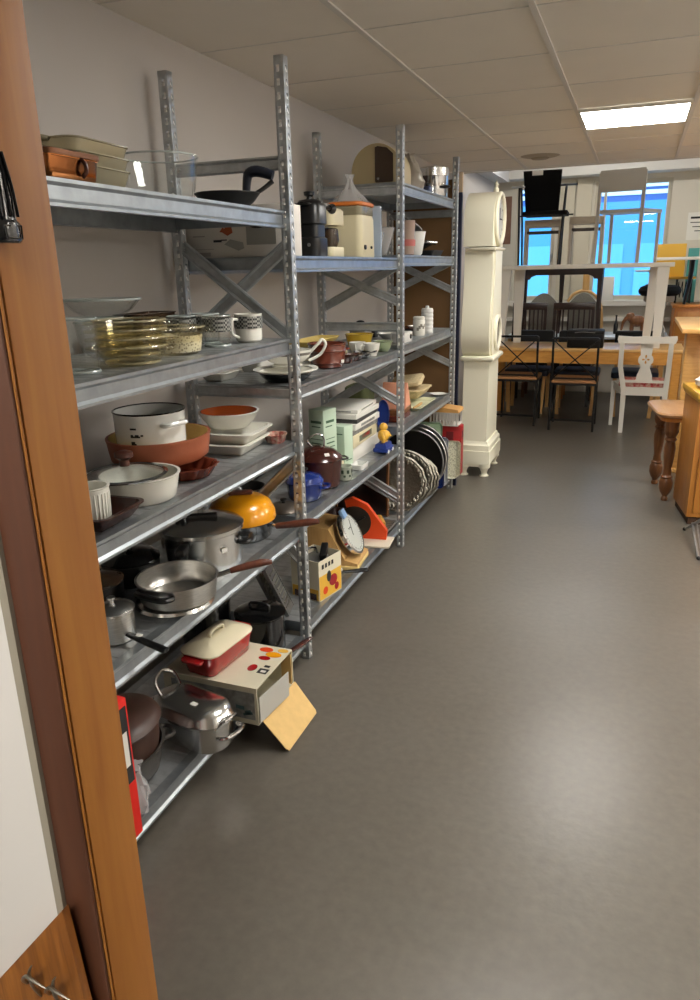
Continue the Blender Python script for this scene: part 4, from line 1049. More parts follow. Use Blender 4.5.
o = MB().box((0,0,.028),(.035,.13,.036),bev=.004).build('wood_block', mat('amber wood',(206,150,70),.5), loc=(-1.215,3.60,B4+.0165),rz=.5); tag(o,'amber wooden block lying on the wire tray by the second post','block')
t = thing('cutlery_tray','low dark tray of rods in front of the roasting tin','tray',(-1.205,3.60,B4),0)
b = MB()
for k in range(7): b.tube([(-.05,-.085+.028*k,.02),(.05,-.085+.028*k,.02)],.005,6)
b.tube([(-.055,-.095,.02),(.055,-.095,.02),(.055,.095,.02),(-.055,.095,.02)],.006,6,closed=True); b.build('rods', ALU, t)
b = MB(); b.rr([(0,0),(.004,.012),(.004,.014),(-.003,.014),(-.006,.003)],.055,.095,.01); b.build('tray_body', BLACKNS, t)
# ================= third bay, top board
t = thing('bread_bin','round-fronted beige appliance with a dark tinted window on the far top board','appliance',(-1.345,4.05,C1))
b = MB(); pts = [(-.14,0),(.14,0)]+[(.14*math.cos(a)*1.0,.075+.14*math.sin(a)) for a in [PI*i/20 for i in range(21)]]
b.prism(pts,'y',-.075,.10); b.build('body', mat('beige appliance plastic',(186,170,132),.45), t)
b = MB(); w = outline([(-.005,.03),(.0,.024),(.09,.024),(.094,.03),(.094,.16),(.06,.19),(.01,.20),(-.005,.195)],[],.006,'tinted_window',mat('dark brown window',(64,48,36),.2),t,loc=(0,-.078,0),rot=(PI/2,0,0))
b = MB(); b.lathe([(0,0),(.006,0),(.006,.004),(0,.004)],12,M=Matrix.Translation((.012,-.081,.042))@Matrix.Rotation(PI/2,4,'X')); b.build('screw', ALU, t)
b = MB(); R = []
for z, r in ((0,.075),(.05,.09),(.10,.075),(.15,.045),(.19,.02),(.2,.03)):
    R.append([((r+.010*math.sin(5*a+z*40))*math.cos(a),(r*1.15+.010*math.cos(6*a+z*30))*math.sin(a),z) for a in [2*PI*i/36 for i in range(36)]])
b.rings(R); o = b.build('plastic_bag', mat('hazy plastic bag',(196,186,170),.35,trans=.45), loc=(-1.27,4.32,C1)); tag(o,'hazy plastic bag of things between the round appliance and the steel pot','bag')
o = thing('small_bottle','small blue and black bottle beside the hazy bag on the far top board','bottle',(-1.195,4.46,C1))
b = MB(); b.lathe([(0,0),(.024,0),(.026,.03),(.02,.04),(0,.042)],18); b.build('bottle_body', mat('dusk blue plastic',(64,76,110),.4), o); b = MB(); b.lathe([(.012,.04),(.012,.056),(0,.056)],14); b.build('cap', BLACKPL, o)
t = thing('frying_pan','dark pan with an upright forked handle behind the steel pot','pan',(-1.43,4.62,C1)); MB().lathe(vessel(.11,.13,.003,.10,.002),32).build('pan_body', BROWNCT, t)
b = MB(); b.tube([(-.02,-.11,.12),(-.03,-.13,.16),(-.04,-.135,.20)],[.007,.008,.009],8,smooth=3); b.tube([(.0,-.11,.12),(.01,-.13,.16),(.02,-.13,.195)],[.007,.008,.009],8,smooth=3); b.build('handle', BLACKPL, t)
t = thing('stock_pot','tall shiny steel pot with lid at the end of the far top board','pot',(-1.245,4.79,C1))
MB().lathe(vessel(.092,.125,.003,.09,.001),40).build('pot_body', CHROME, t)
b = MB(); b.lathe([(.095,.125),(.096,.17),(.09,.176),(0,.178),(0,.13),(.09,.128)],40); b.build('upper_pot', STEEL, t)
b = MB(); loop_handle(b,.091,.06,-.55,.05,.03,.007); b.build('handle', BLACKPL, t)
# ================= third bay, second board
t = thing('plastic_tub','clear plastic bowl beside the second post on the far rack','bowl',(-1.34,3.92,C2)); MB().lathe(vessel(.11,.14,.002,.07,.003,.012),32).build('tub_body', FILM, t)
t = thing('plastic_tub','smaller clear plastic bowl inside the one by the second post','bowl',(-1.34,3.92,C2+.0025+.01)); MB().lathe(vessel(.085,.10,.002,.055,.003,.012),32).build('tub_body', FILM, t)
t = thing('beaker','pinkish clear beaker with a spout past the second post','jug',(-1.235,4.16,C2)); b = MB(); b.lathe(vessel(.05,.185,.003,.045,.001),28); b.build('beaker', mat('rosy plastic',(206,180,164),.2,trans=.4), t)
b = MB(); b.lathe([(.047,.05),(.0515,.05),(.0515,.085),(.047,.085)],28); b.build('red_band', mat('faded red print',(176,92,84),.5), t)
t = thing('blender_jug','white plastic jug with a tilted grey lid on the far rack','jug',(-1.27,4.38,C2))
MB().lathe(vessel(.085,.135,.003,.065,.003,.012),32).build('jug_body', WPLAST, t)
b = MB(); b.tube([(0.02,-.085,.12),(.03,-.12,.11),(.03,-.12,.06),(.02,-.068,.03)],.008,8,smooth=4); b.build('handle', WPLAST, t)
b = MB(); b.lathe([(0,0),(.10,0),(.105,.006),(.10,.012),(0,.014)],32,M=Matrix.Translation((-.03,0,.18))@Matrix.Rotation(.45,4,'Y')@Matrix.Rotation(-.3,4,'X')); b.build('lid', mat('grey plastic lid',(120,118,114),.4), t)
t = thing('serving_tray','low dark tray full of small shiny utensils on the far rack','tray',(-1.29,4.70,C2)); MB().rr(rvessel(.035,.003,.012,.004),.105,.13,.02).build('tray_body', BLACKNS, t)
for k in range(9):
    o = thing('spoon','shiny spoon end in the dark tray, %s from the near side'%('first second third fourth fifth sixth seventh eighth ninth'.split()[k]),'spoon',(-1.30,4.60+.022*k,C2+.004),0,'spoons in the dark tray')
    b = MB(); b.tube([(-.07,0,.012),(0,0,.045),(.05,0,.07)],.005,6,smooth=3); b.build('handle', CHROME, o)
    b = MB(); b.ball((.068,0,.078),.021,12,(1,.55,.6)); b.build('spoon_bowl', CHROME, o)
# ================= third bay, third board
for (x, y, r, h, lb, kn) in ((-1.465,4.02,.05,.06,'square grey tin with a black knob behind the cross bar',1),(-1.46,4.20,.03,.065,'small dark tin beside the square grey tin',0)):
    t = thing('tea_tin', lb,'tin',(x,y,C3)); MB().rr([(0,0),(.002,.003),(.002,h),(0,h+.003)],r,r,.012).build('tin_body', ALU if kn else BLACKNS, t)
    b = MB(); b.rr([(.002,h+.0032),(.003,h+.006),(.001,h+.012)],r,r,.012); b.build('lid', ALU, t)
    if kn: b = MB(); b.tube([(-.02,0,h+.012),(-.018,0,h+.04),(.018,0,h+.04),(.02,0,h+.012)],.007,8,smooth=4); b.build('knob', BLACKPL, t)
t = thing('canister','white china canister with grey flowers, nearer of the two','canister',(-1.205,4.33,C3)); MB().lathe([(0,0),(.034,0),(.036,.004),(.036,.09),(.033,.094),(.036,.096),(.036,.108),(.03,.112),(0,.113)],30).build('canister_body', CERAM, t)
b = MB()
for a, zz in ((-1.2,.05),(-.9,.06),(-1.5,.04),(-.5,.05),(-.2,.06)): on_cyl(b,.0362,a,zz,.014,.018); 
b.build('flower_print', mat('grey flower print',(128,124,112),.4), t)
t = thing('canister','taller white ribbed plastic canister behind the flowered one','canister',(-1.20,4.50,C3))
b = MB(); pr = [(0,0),(.035,0)]
for k in range(6): pr += [(.037,.004+k*.024),(.037,.02+k*.024),(.0345,.024+k*.024)]
pr += [(.033,.15),(.012,.152),(.01,.165),(0,.166)]
b.lathe(pr,30); b.build('canister_body', WPLAST, t)
t = thing('plastic_box','white plastic box with a black dial by the second post','box',(-1.19,3.93,C3)); MB().rr([(0,0),(.002,.003),(.002,.05),(-.004,.054)],.035,.085,.012).build('body', WPLAST, t)
b = MB(); b.lathe([(0,0),(.013,0),(.011,.006),(0,.006)],18,M=Matrix.Translation((.037,.04,.028))@Matrix.Rotation(PI/2,4,'Y')); b.build('dial', BLACKPL, t)
t = thing('whisk_bulb','blue rubber bulb lying on the white plastic box','bulb',(-1.195,3.89,C3+.0545)); MB().ball((0,0,.0175),.018,14,(1,1.3,1)).build('bulb_body', mat('periwinkle rubber',(84,104,186),.5), t); b = MB(); b.tube([(0,.02,.016),(0,.045,.012)],.006,8); b.build('neck', WPLAST, t)
t = thing('tray','thin dark tray leaning low at the far end of the canister board','tray',(-1.33,4.72,C3)); MB().rr(rvessel(.02,.002,.02,.004),.09,.12,.03).build('tray_body', DKBROWN, t)
t = thing('china_dish','small white dish on the canister board behind the tins','dish',(-1.34,4.14,C3)); MB().lathe(vessel(.06,.03,.004,.04,.003,.01),28).build('dish', CERAM, t)
t = thing('china_dish','small white dish on the dark tray by the canisters','dish',(-1.33,4.70,C3+.0025)); MB().lathe(vessel(.05,.028,.004,.035,.003,.01),28).build('dish', CERAM, t)
# ================= third bay, fourth board
b = MB(); b.use(REDBR); b.bx(-.12,.12,-.12,.12,0,.035,.004); t = b.build('tile_box', None, loc=(-1.31,3.98,C4)); tag(t,'red brown flat box at the near end of the basket board','box')
o = MB().bx(-.115,.115,-.12,.12,0,.03,.003).build('wooden_tray', MIDWOOD, loc=(-1.30,4.00,C4+.0352),rz=.06); tag(o,'brown wooden board lying on the red brown box','board')
b = MB(); b.prism([(-.09,0),(.06,0),(.09,.012),(.07,.012),(-.01,.14),(-.03,.14)],'x',-.07,.07); o = b.build('folded_cloth', PINKPP, loc=(-1.25,4.01,C4+.0657),rz=.1); tag(o,'salmon folded sheet standing on the brown wooden board','cloth')
o = MB().rr([(0,0),(.01,.05),(.012,.11),(0,.12)],.06,.08,.03).build('green_cushion', mat('olive cloth',(112,120,82),.9), loc=(-1.465,3.99,C4+.0657)); tag(o,'olive green bundle behind the salmon sheet','bundle')
t = thing('serving_tray','pale cream oblong dish with a green edge on the basket board','tray',(-1.26,4.40,C4)); MB().rr(rvessel(.022,.003,.02,.005),.10,.20,.03).build('tray_body', mat('cream green dish',(206,208,176),.35,noise=(7,.1)), t)
t = thing('wicker_basket','shallow woven wicker basket stacked on a cream dish','basket',(-1.345,4.62,C4+.024))
WICK = mat('wicker', (196,176,136), .8, bump=(70,.6), noise=(60,.18))
b = MB(); b.rr(rvessel(.05,.008,.03,.006),.11,.14,.03); b.build('weave', WICK, t); b = MB(); b.rr([(.002,.048),(.010,.05),(.010,.056),(.002,.058),(-.006,.054)],.11,.14,.03); b.build('rim', WICK, t)
o = thing('wicker_basket','tilted wicker basket lid lying on the shallow basket','lid',(-1.36,4.62,C4+.108),rot=(.10,-.12,.15)); b = MB(); b.rr([(0,0),(.005,.006),(0,.025),(-.01,.03)],.10,.12,.03); b.build('weave', WICK, o)
t = thing('small_plate','small white plate at the far end of the basket board','plate',(-1.20,4.81,C4)); MB().lathe([(0,0),(.03,0),(.055,.012),(.057,.014),(.05,.013),(.03,.004),(0,.004)],28).build('plate_body', CERAM, t)
o = MB(); o.tube([(0,-.09,.01),(.01,0,.014),(0,.09,.01)],[.006,.009,.006],8,smooth=3); o = o.build('wooden_spoon', TAN, loc=(-1.185,4.24,C4+.0230)); tag(o,'wooden spoon lying across the cream oblong dish','spoon')
# ================= third bay, bottom board: trays on edge
def disc_tray(y, r, m, lab, lean, x=-1.35, name='metal_tray', ornate=False, z=C5, rim=None):
    # a round tray standing on its edge, axis roughly along Y
    z += .009 if ornate else .005
    t = thing(name, lab,'tray',(x,y,z),0,'trays standing on edge',rot=(lean,0,.12))
    M = Matrix.Translation((0,0,r+.001))@Matrix.Rotation(PI/2,4,'X')
    MB().lathe([(0,0),(r*.74,0),(r*.80,.006),(r*.97,.010),(r*.99,.012),(r*.99,.009),(r*.82,.003),(r*.75,-.003),(0,-.003)],48,M=M).build('tray_body', m, t)
    b = MB(); k = 56
    b.tube([((r*.985+(.004*math.sin(14*PI*2*i/k) if ornate else 0))*math.cos(2*PI*i/k), .0-.010, r+.001+(r*.985)*math.sin(2*PI*i/k)) for i in range(k)], .0085 if ornate else .0045, 6, closed=True)
    b.build('rim', rim or m, t)
    if ornate:
        b = MB()
        for i in range(64):
            a = 2*PI*i/64; rr_ = r*(.86+.05*(i%2)); b.ball((rr_*math.cos(a),-.011,r+.001+rr_*math.sin(a)),.011 if i%4 else .015,8,(1,.4,1.2))
        b.build('relief', m, t)
    return t
disc_tray(3.905,.165,SILVER,'ornate silver tray on edge, nearest the second post',-.10,x=-1.21,ornate=True)
disc_tray(3.995,.17,SILVER,'ornate silver tray on edge, second from the second post',-.09,x=-1.20,ornate=True)
disc_tray(4.09,.15,SILVER,'ornate silver tray on edge, third from the second post',-.08,x=-1.185,ornate=True)
disc_tray(4.17,.13,SILVER,'small ornate silver tray on edge in front of the large round ones',-.08,x=-1.165,ornate=True)
disc_tray(4.27,.205,mat('dark tray',(34,32,30),.3,.4),'large dark round tray on edge behind the silver ones',-.06,x=-1.235,rim=ALU)
disc_tray(4.325,.21,BRUSH,'large bright steel round tray on edge, first of two',-.06,x=-1.235)
disc_tray(4.375,.215,ALU,'large bright steel round tray on edge, second of two',-.06,x=-1.24)
o = thing('wooden_tray','brown wooden tray standing on edge behind the second front post','tray',(-1.40,3.815,C5),rot=(-.06,0,.04)); b = MB(); b.bx(-.15,.15,-.006,.006,0,.36,.004); b.build('tray_body', DKWOOD, o); b = MB(); b.bx(-.155,.155,-.02,.012,.36,.385,.004); b.bx(-.16,-.15,-.02,.012,0,.36); b.bx(.15,.16,-.02,.012,0,.36); b.build('tray_edge', MIDWOOD, o)
def flat_tray(y, x, w, h, m, lab, lean=-.05, rzz=.1, parts=None, rim=None):
    t = thing('serving_tray', lab,'tray',(x,y,C5),0,'trays standing on edge',rot=(lean,0,rzz))
    M = Matrix.Translation((0,0,h/2))@Matrix.Rotation(PI/2,4,'X')
    MB().rr([(-.012,0),(-.012,.003),(-.002,.016),(.0,.018),(0,.014),(-.012,-.003)],w/2,h/2,.03,6,M=M).build('tray_body', m, t)
    if parts:
        b = MB()
        for (u, v, w2, h2, mm) in parts: b.use(mm); b.box((u,-.0036-.0002,v),(w2,.0006,h2))
        b.build('print', None, t)
    return t
flat_tray(4.60,-1.29,.34,.40,GREENPL,'pale green patterned plastic tray on edge behind the steel trays',parts=None).location.z = C5
flat_tray(4.45,-1.20,.27,.345,BLUEPL,'blue tray with a dark picture on edge',parts=[(.03,.235,.16,.12,mat('dark green print',(40,56,40)))])
flat_tray(4.51,-1.195,.28,.325,WPLAST,'white tray on edge just behind the blue one')
flat_tray(4.70,-1.13,.20,.26,LACE,'white lace patterned tray on edge by the clock end')
o = thing('lace_tray','second lace patterned tray on edge at the very end of the board','tray',(-1.125,4.755,C5),rot=(-.04,0,.1)); M = Matrix.Translation((0,0,.125))@Matrix.Rotation(PI/2,4,'X'); MB().rr([(-.012,0),(-.012,.003),(0,.016),(0,.012),(-.012,-.003)],.10,.125,.025,6,M=M).build('tray_body', LACE, o)
t = carton('cake_tin','red tin standing upright above the lace trays',-1.115,4.845,C5,.16,.07,.345,mat('dark red tin',(150,28,30),.4),.0); t['category'] = 'tin'; 
b = MB(); b.box((.0804,0,.28),(.0008,.05,.05)); b.box((0,-.0354,.27),(.05,.0008,.06)); b.build('emblem', mat('dark crimson print',(96,18,24),.5), t)
t = thing('dish_rack','white plastic dish rack with upright slats on the tin end','rack',(-1.150,4.835,C5+.347))
b = MB(); b.bx(-.10,.10,-.075,.075,0,.008,.002)
for k in range(9): b.bx(-.095+.0225*k,-.085+.0225*k,-.075,-.068,.008,.085); b.bx(-.095+.0225*k,-.085+.0225*k,.068,.075,.008,.085)
b.bx(-.10,.10,-.077,-.066,.085,.093); b.bx(-.10,.10,.066,.077,.085,.093); b.build('rack_body', mat('greyish white plastic',(196,192,186),.5), t)
b = MB(); b.prism([(-.105,.093),(.105,.093),(.10,.112),(.0,.125),(-.10,.112)],'y',-.078,.078); b.build('amber_top', mat('amber plastic',(206,156,92),.4), t)

# brown board standing behind the far end of the rack
o = thing('hardboard_panel','large brown hardboard panel standing upright behind the rack end','board',(-1.375,5.035,0)); MB().bx(-.235,.235,-.008,.008,0,2.06).build('panel', BRBOARD, o); b = MB(); b.bx(.235,.262,-.016,.016,0,1.98,.002); b.build('edge_strip', mat('blue black edge',(22,26,46),.3), o); MB().bx(.20,.262,-.012,.012,1.9805,2.10,.002).build('corner_strip', mat('beige strip',(172,150,124),.6), o)

# ------------------------------------------------------------------ long-case clock
ck = thing('longcase_clock','tall cream painted longcase clock facing the aisle beyond the rack','clock',(-1.045,5.53,0))
def mir(half):  # half outline (y,z) going up
    return [(y,z) for y,z in half] + [(-y,z) for y,z in reversed(half)]
# plinth
b = MB(); b.rr([(.0,.20),(0,.24),(-.012,.25),(-.015,.262),(-.018,.27)],.115,.235,.004,2)
b.rr([(0,.10),(0,.20)],.122,.242,.004,2); b.build('skirting', CLOCKP, ck)
def foot(x, y):
    b = MB(); b.lathe([(0,0),(.032,0),(.036,.006),(.024,.016),(.022,.03),(.03,.055),(.044,.07),(.046,.10),(0,.10)],18,(x,y,0)); b.build('foot', CLOCKP, ck)
for sx in (-1,1):
    for sy in (-1,1): foot(sx*.078,sy*.195)
b = MB(); b.bx(-.05,.05,-.225,-.20,.075,.10); b.build('apron', CLOCKP, ck)
b = MB(); b.prism(mir([(.215,.27),(.19,.86)]),'x',-.098,.088); b.build('base_case', CLOCKP, ck)
b = MB(); b.rr([(-.01,.86),(.0,.868),(.004,.88),(.0,.892),(-.012,.898)],.118,.215,.006,2); b.rr([(-.01,.86),(-.008,.85),(-.01,.846)],.108,.205,.005,2); b.build('waist_moulding', CLOCKP, ck)
half = [(.165,.898),(.195,.93),(.220,.985),(.228,1.05),(.222,1.14),(.205,1.25),(.185,1.36),(.172,1.47),(.168,1.56),(.172,1.625)]
b = MB(); b.prism(mir(half),'x',-.115,.085); b.build('waist_case', CLOCKP, ck, sharp=50)
b = MB(); b.prism([(y*.80,z) for y,z in mir(half)],'x',.0853,.098); b.build('waist_door', CLOCKP, ck, sharp=50)
b = MB(); b.tube([(.105,.105*math.cos(2*PI*i/36),1.05+.115*math.sin(2*PI*i/36)) for i in range(36)],.016,10,closed=True); b.build('pendulum_window_rim', CLOCKP, ck)
b = MB(); b.lathe([(0,0),(.105,0),(.105,.004),(0,.004)],36,M=Matrix.Translation((.098,0,1.05))@Matrix.Rotation(PI/2,4,'Y')); b.build('pendulum_window', DKGLASS, ck)
b = MB(); b.rr([(-.004,1.625),(.004,1.635),(.004,1.645)],.105,.20,.005,2); b.build('hood_moulding', CLOCKP, ck)
b = MB(); R = .205
hood = [(R,1.652),(R,1.66)]+[(.03+.178*math.cos(a),1.855+.165*math.sin(a)) for a in [(-.35+(PI/2+.35)*i/12) for i in range(13)]]
hood = [(.205,1.652),(.208,1.72)]+[(.21*math.cos(a),1.80+.215*math.sin(a)) for a in [PI/2*i/12 for i in range(13)]][0:12]
b.prism(mir(hood),'x',-.118,.085); b.build('hood', CLOCKP, ck, sharp=50)
b = MB(); b.tube([(.095,.165*math.cos(2*PI*i/40),1.835+.165*math.sin(2*PI*i/40)) for i in range(40)],.017,10,closed=True); b.build('dial_bezel', CLOCKP, ck)
b = MB(); b.lathe([(0,0),(.155,0),(.155,.006),(0,.006)],40,M=Matrix.Translation((.085,0,1.835))@Matrix.Rotation(PI/2,4,'Y')); b.build('dial', mat('clock dial',(190,190,184),.3), ck)
b = MB(); b.box((.094,.0,1.87),(.002,.008,.08)); b.box((.096,.03,1.835),(.002,.07,.008))
for k in range(12): b.box((0,0,0),(.001,.006,.02),M=Matrix.Translation((.0918,0,1.835))@Matrix.Rotation(2*PI*k/12,4,'X')@Matrix.Translation((0,0,.13)))
b.build('clock_hands', INK, ck)
b = MB(); b.lathe([(0,0),(.018,0),(.02,.02),(.012,.03),(.016,.05),(.0,.075)],16,(.06,0,2.0145)); b.build('finial', CLOCKP, ck)

# ------------------------------------------------------------------ doorway things at the near left
o = thing('coat_rack_board','reddish oak board with bent metal hooks low by the doorway','board',(-.700,.592,0),rot=(0,0,0))
pl = MB(); pl.prism([(-.30,.0),(.082,.0),(.076,.38),(.055,.534),(.042,.697),(-.114,.505),(-.30,.28)],'y',-.012,.0)
pl.build('board', wood('red oak board',(160,100,40),(118,68,24),(16,8,1.2),.4,dens=6), o)
b = MB()
for k, (x, z) in enumerate(((-.017,.572),(.024,.568))):
    b.tube([(x-.035,-.012,z-.045),(x-.022,-.028,z-.015),(x-.004,-.036,z+.008),(x+.012,-.040,z+.012),(x+.038,-.042,z+.010)],[.0022,.0028,.0028,.0024,.0008],8,smooth=4)
    b.tube([(x-.012,-.012,z-.06),(x-.008,-.026,z-.022),(x-.0,-.033,z+.014),(x+.014,-.038,z+.038)],[.0022,.0028,.0024,.0008],8,smooth=4)
b.build('hooks', mat('aged nickel',(150,146,134),.3,.9), o)
o = thing('hanging_holder','glossy black ribbed plastic holder hanging on the doorpost edge','holder',(-.606,.612,1.553),PI/2)
o.scale = (.55,.55,.55)
b = MB()
R = []
for z, w, d in ((.0,.030,.020),(.004,.034,.024),(.035,.033,.024),(.04,.029,.02),(.075,.028,.02),(.12,.022,.017),(.16,.015,.012),(.17,.010,.008)):
    R.append([(w*math.cos(a)*(1+.0*a), d*math.sin(a), z) for a in [2*PI*i/24 for i in range(24)]])
b.rings(R); b.build('holder_body', mat('glossy black plastic',(12,13,15),.15,coat=.6), o)
b = MB()
for k in (-.014,0,.014): b.tube([(k*1.2,-.0215,.045),(k*1.0,-.019,.10),(k*.55,-.0135,.155)],.003,6,smooth=3)
b.tube([(-.018,-.0235,.008),(.02,-.0215,.008),(.022,-.0205,.03),(-.02,-.0225,.03)],.002,6,closed=True)
b.build('ribs', mat('glossy black plastic',(12,13,15)), o)
# ------------------------------------------------------------------ furniture at the far end
def legs4(t, xs, ys, z0, z1, w, m, w2=None):
    for x in xs:
        for y in ys:
            b = MB(); w2_ = w2 or w
            vs_ = [[(x+sx*w2_/2,y+sy*w2_/2,z0) for sx,sy in ((-1,-1),(1,-1),(1,1),(-1,1))],[(x+sx*w/2,y+sy*w/2,z1) for sx,sy in ((-1,-1),(1,-1),(1,1),(-1,1))]]
            b.rings(vs_); b.build('leg', m, t)
# long light oak table
OAKT = wood('table oak',(222,178,112),(204,156,90),(1,7,7),.35)
APR = wood('table apron oak',(222,164,80),(206,146,64),(1,7,7),.45)
t = thing('dining_table','long light oak dining table carrying the white table','table',(-.47,7.75,0))
MB().bx(-.93,.93,-.33,.33,.715,.742,.004).build('tabletop', OAKT, t)
b = MB(); b.bx(-.87,.87,-.31,-.288,.60,.715); b.bx(-.87,.87,.288,.31,.60,.715); b.bx(-.87,-.85,-.288,.288,.60,.715); b.bx(.85,.87,-.288,.288,.60,.715); b.build('apron', APR, t)
legs4(t,(-.83,.87),(-.265,.265),0,.715,.07,APR)
# white table standing on it
t = thing('white_table','white painted table with tapered legs standing on the oak table','table',(-.49,7.80,.743))
MB().bx(-.79,.79,-.25,.27,.735,.775,.004).build('tabletop', WPAINT, t)
for x, y, dx in ((-.735,-.20,-.035),(.70,-.20,-.0),(-.655,.17,.0),(.64,.17,-.03)):
    b = MB(); R = []
    for z, w, q in ((0,.034,dx),(.735,.052,0)):
        R.append([(x+q+sx*w,y+sy*.03,z) for sx,sy in ((-1,-1),(1,-1),(1,1),(-1,1))])
    b.rings(R); b.build('leg', WPAINT, t)
ZT = .743+.777
# two black metal cross-back chairs
def cross_chair(x, y, lab, w=.40):
    t = thing('metal_chair', lab,'chair',(x,y,0),0,'black metal cross-back chairs')
    s = w/2; q = .0105
    for sx in (-1,1):
        b = MB(); b.bar((sx*s,0,0),(sx*s,.03,.46),.02,.02); b.bar((sx*s,.03,.46),(sx*s,-.03,.87),.02,.02); b.build('back_post', BLKMET, t)
        b = MB(); b.bar((sx*s,.40,0),(sx*(s-.005),.385,.45),.02,.02); b.build('leg', BLKMET, t)
    b = MB(); b.bar((-s,-.03,.87),(s,-.03,.87),.024,.02); b.build('top_rail', BLKMET, t)
    b = MB(); b.bar((-s,-.025,.855),(s,.025,.49),.011,.011,up=(0,1,0)); b.bar((s,-.037,.855),(-s,.013,.49),.011,.011,up=(0,1,0)); b.build('cross_bars', BLKMET, t)
    b = MB(); b.bar((-s,.025,.495),(s,.025,.495),.02,.015); b.bar((-s,.03,.44),(s,.03,.44),.02,.02); b.bar((-s,.385,.44),(s,.385,.44),.02,.02); b.bar((-s,.03,.44),(-s,.385,.44),.02,.02); b.bar((s,.03,.44),(s,.385,.44),.02,.02); b.build('seat_frame', BLKMET, t)
    b = MB(); b.bar((-s,.006,.10),(s,.006,.10),.018,.018); b.build('stretcher', BLKMET, t)
    b = MB(); b.rr([(0,.452),(.004,.456),(.004,.474),(0,.478)],s+.005,.19,.02,M=Matrix.Translation((0,.205,0))); b.build('seat', wood('tan seat',(176,130,84),(150,104,62),(1,6,6),.5), t)
    return t
cross_chair(-1.035,7.27,'black metal chair with a crossed back next to the clock',.385)
cross_chair(-.485,7.13,'black metal chair with a crossed back in the middle of the oak table',.40)
# white chair with a cross cut-out
t = thing('white_chair','white painted chair with a cut-out cross in its splat and red patterned seat','chair',(.13,7.13,0))
for sx, xb_, xt in ((-1,-.165,-.215),(1,.19,.195)):
    b = MB(); R = []
    for x, y, z, w in ((xb_,.06,0,.019),(xb_-.003,.03,.40,.023),(xt*.99,.0,.62,.021),(xt,-.05,.885,.020)):
        R.append([(x+a*w,y+c*w,z) for a,c in ((-1,-1),(1,-1),(1,1),(-1,1))])
    b.rings(R); b.build('back_post', WPAINT, t)
for x in (-.265,.20):
    b = MB(); R = []
    for z, w in ((0,.015),(.43,.022)): R.append([(x+a*w,.40+c*w,z) for a,c in ((-1,-1),(1,-1),(1,1),(-1,1))])
    b.rings(R); b.build('leg', WPAINT, t)
tr = outline([(-.245,.835),(.225,.835),(.24,.87),(.235,.90),(.12,.892),(0,.896),(-.12,.892),(-.25,.90),(-.255,.87)],[],.026,'top_rail',WPAINT,t,loc=(0,-.05,0),rot=(PI/2,0,0))
b = MB(); b.bx(-.19,.20,.005,.03,.36,.435); b.bx(-.26,.20,.39,.412,.37,.435); b.bar((-.18,.03,.40),(-.26,.39,.40),.02,.07); b.bar((.195,.03,.40),(.20,.39,.40),.02,.07); b.build('seat_rail', WPAINT, t)
b = MB(); b.bx(-.195,.19,-.004,.014,.478,.50); b.build('back_rail', WPAINT, t)
sp = [(-.075,.50),(.068,.50),(.06,.55),(.035,.62),(.045,.645),(.058,.66),(.062,.685),(.055,.71),(.042,.725),(.045,.76),(.052,.835),(-.058,.835),(-.052,.76),(-.048,.725),(-.062,.71),(-.068,.685),(-.064,.66),(-.05,.645),(-.04,.62),(-.066,.55)]
def petal(a, L=.034, w=.009, cx=-.003, cy=.686):
    return [(cx+math.cos(a)*u-math.sin(a)*v, cy+math.sin(a)*u+math.cos(a)*v) for u,v in ((.006,0),(L*.45,w*.7),(L*.75,w),(L,0),(L*.75,-w),(L*.45,-w*.7))]
outline(sp,[petal(PI/2,.045),petal(0),petal(PI),petal(-PI/2,.040)],.014,'splat',WPAINT,t,loc=(0,-.022,0),rot=(PI/2-.06,0,0))
b = MB(); b.rr([(0,0),(.006,.01),(.002,.035),(-.02,.045),(-.06,.048)],.20,.18,.04,M=Matrix.Translation((-.01,.215,.435)))
b.build('seat', mat('red patterned cloth',(176,44,52),.8,noise=(34,.4),rgb2=(206,176,160)), t)
# black chairs on the far side of the oak table
def pad_chair(x, lab, w=.44):
    t = thing('padded_chair', lab,'chair',(x,8.34,0),0,'low black padded chairs behind the oak table')
    b = MB(); b.rr([(0,-.03),(.006,-.025),(.006,.025),(0,.03)],w/2,.125,.02,5,M=Matrix.Translation((0,0,.71))@Matrix.Rotation(PI/2,4,'X')); b.build('backrest', BLKLTH, t)
    b = MB(); b.rr([(0,.40),(.006,.41),(.006,.455),(-.01,.465)],w/2,.20,.03,5,M=Matrix.Translation((0,-.22,0))); b.build('seat', mat('black seat blue sheen',(26,34,52),.4), t)  # black seat with a blue reflection put into its colour
    for sx in (-1,1):
        b = MB(); b.bar((sx*(w/2-.03),.0,0),(sx*(w/2-.03),0,.59),.035,.03); b.build('back_post', LTWOOD, t)
        b = MB(); b.bar((sx*(w/2-.05),-.39,0),(sx*(w/2-.03),-.37,.40),.034,.034); b.build('leg', LTWOOD, t)
pad_chair(-1.03,'low black padded chair behind the oak table, at the clock end')
pad_chair(-.52,'low black padded chair behind the oak table, behind the black box')
pad_chair(.05,'low black padded chair behind the oak table, behind the white chair')
# black leather box
t = thing('leather_box','black leather box with a lid and modelled highlights on the oak table','box',(-.43,7.62,.742))
MB().rr([(0,0),(.003,.004),(.003,.13),(0,.133)],.165,.11,.02).build('box_body', BLKLTH, t)
b = MB(); b.rr([(.003,.134),(.005,.138),(.005,.155),(0,.165),(-.03,.17)],.165,.11,.02); b.build('lid', BLKLTH, t)
b = MB(); b.tube([(-.10,-.118,.145),(-.02,-.119,.152),(.09,-.118,.145)],.003,6,smooth=4); b.tube([(-.12,-.06,.172),(-.04,-.03,.176),(.10,-.06,.172)],.003,6,smooth=4); b.build('lid_highlight', ALU, t)  # metal strips stand in for highlights on the lid
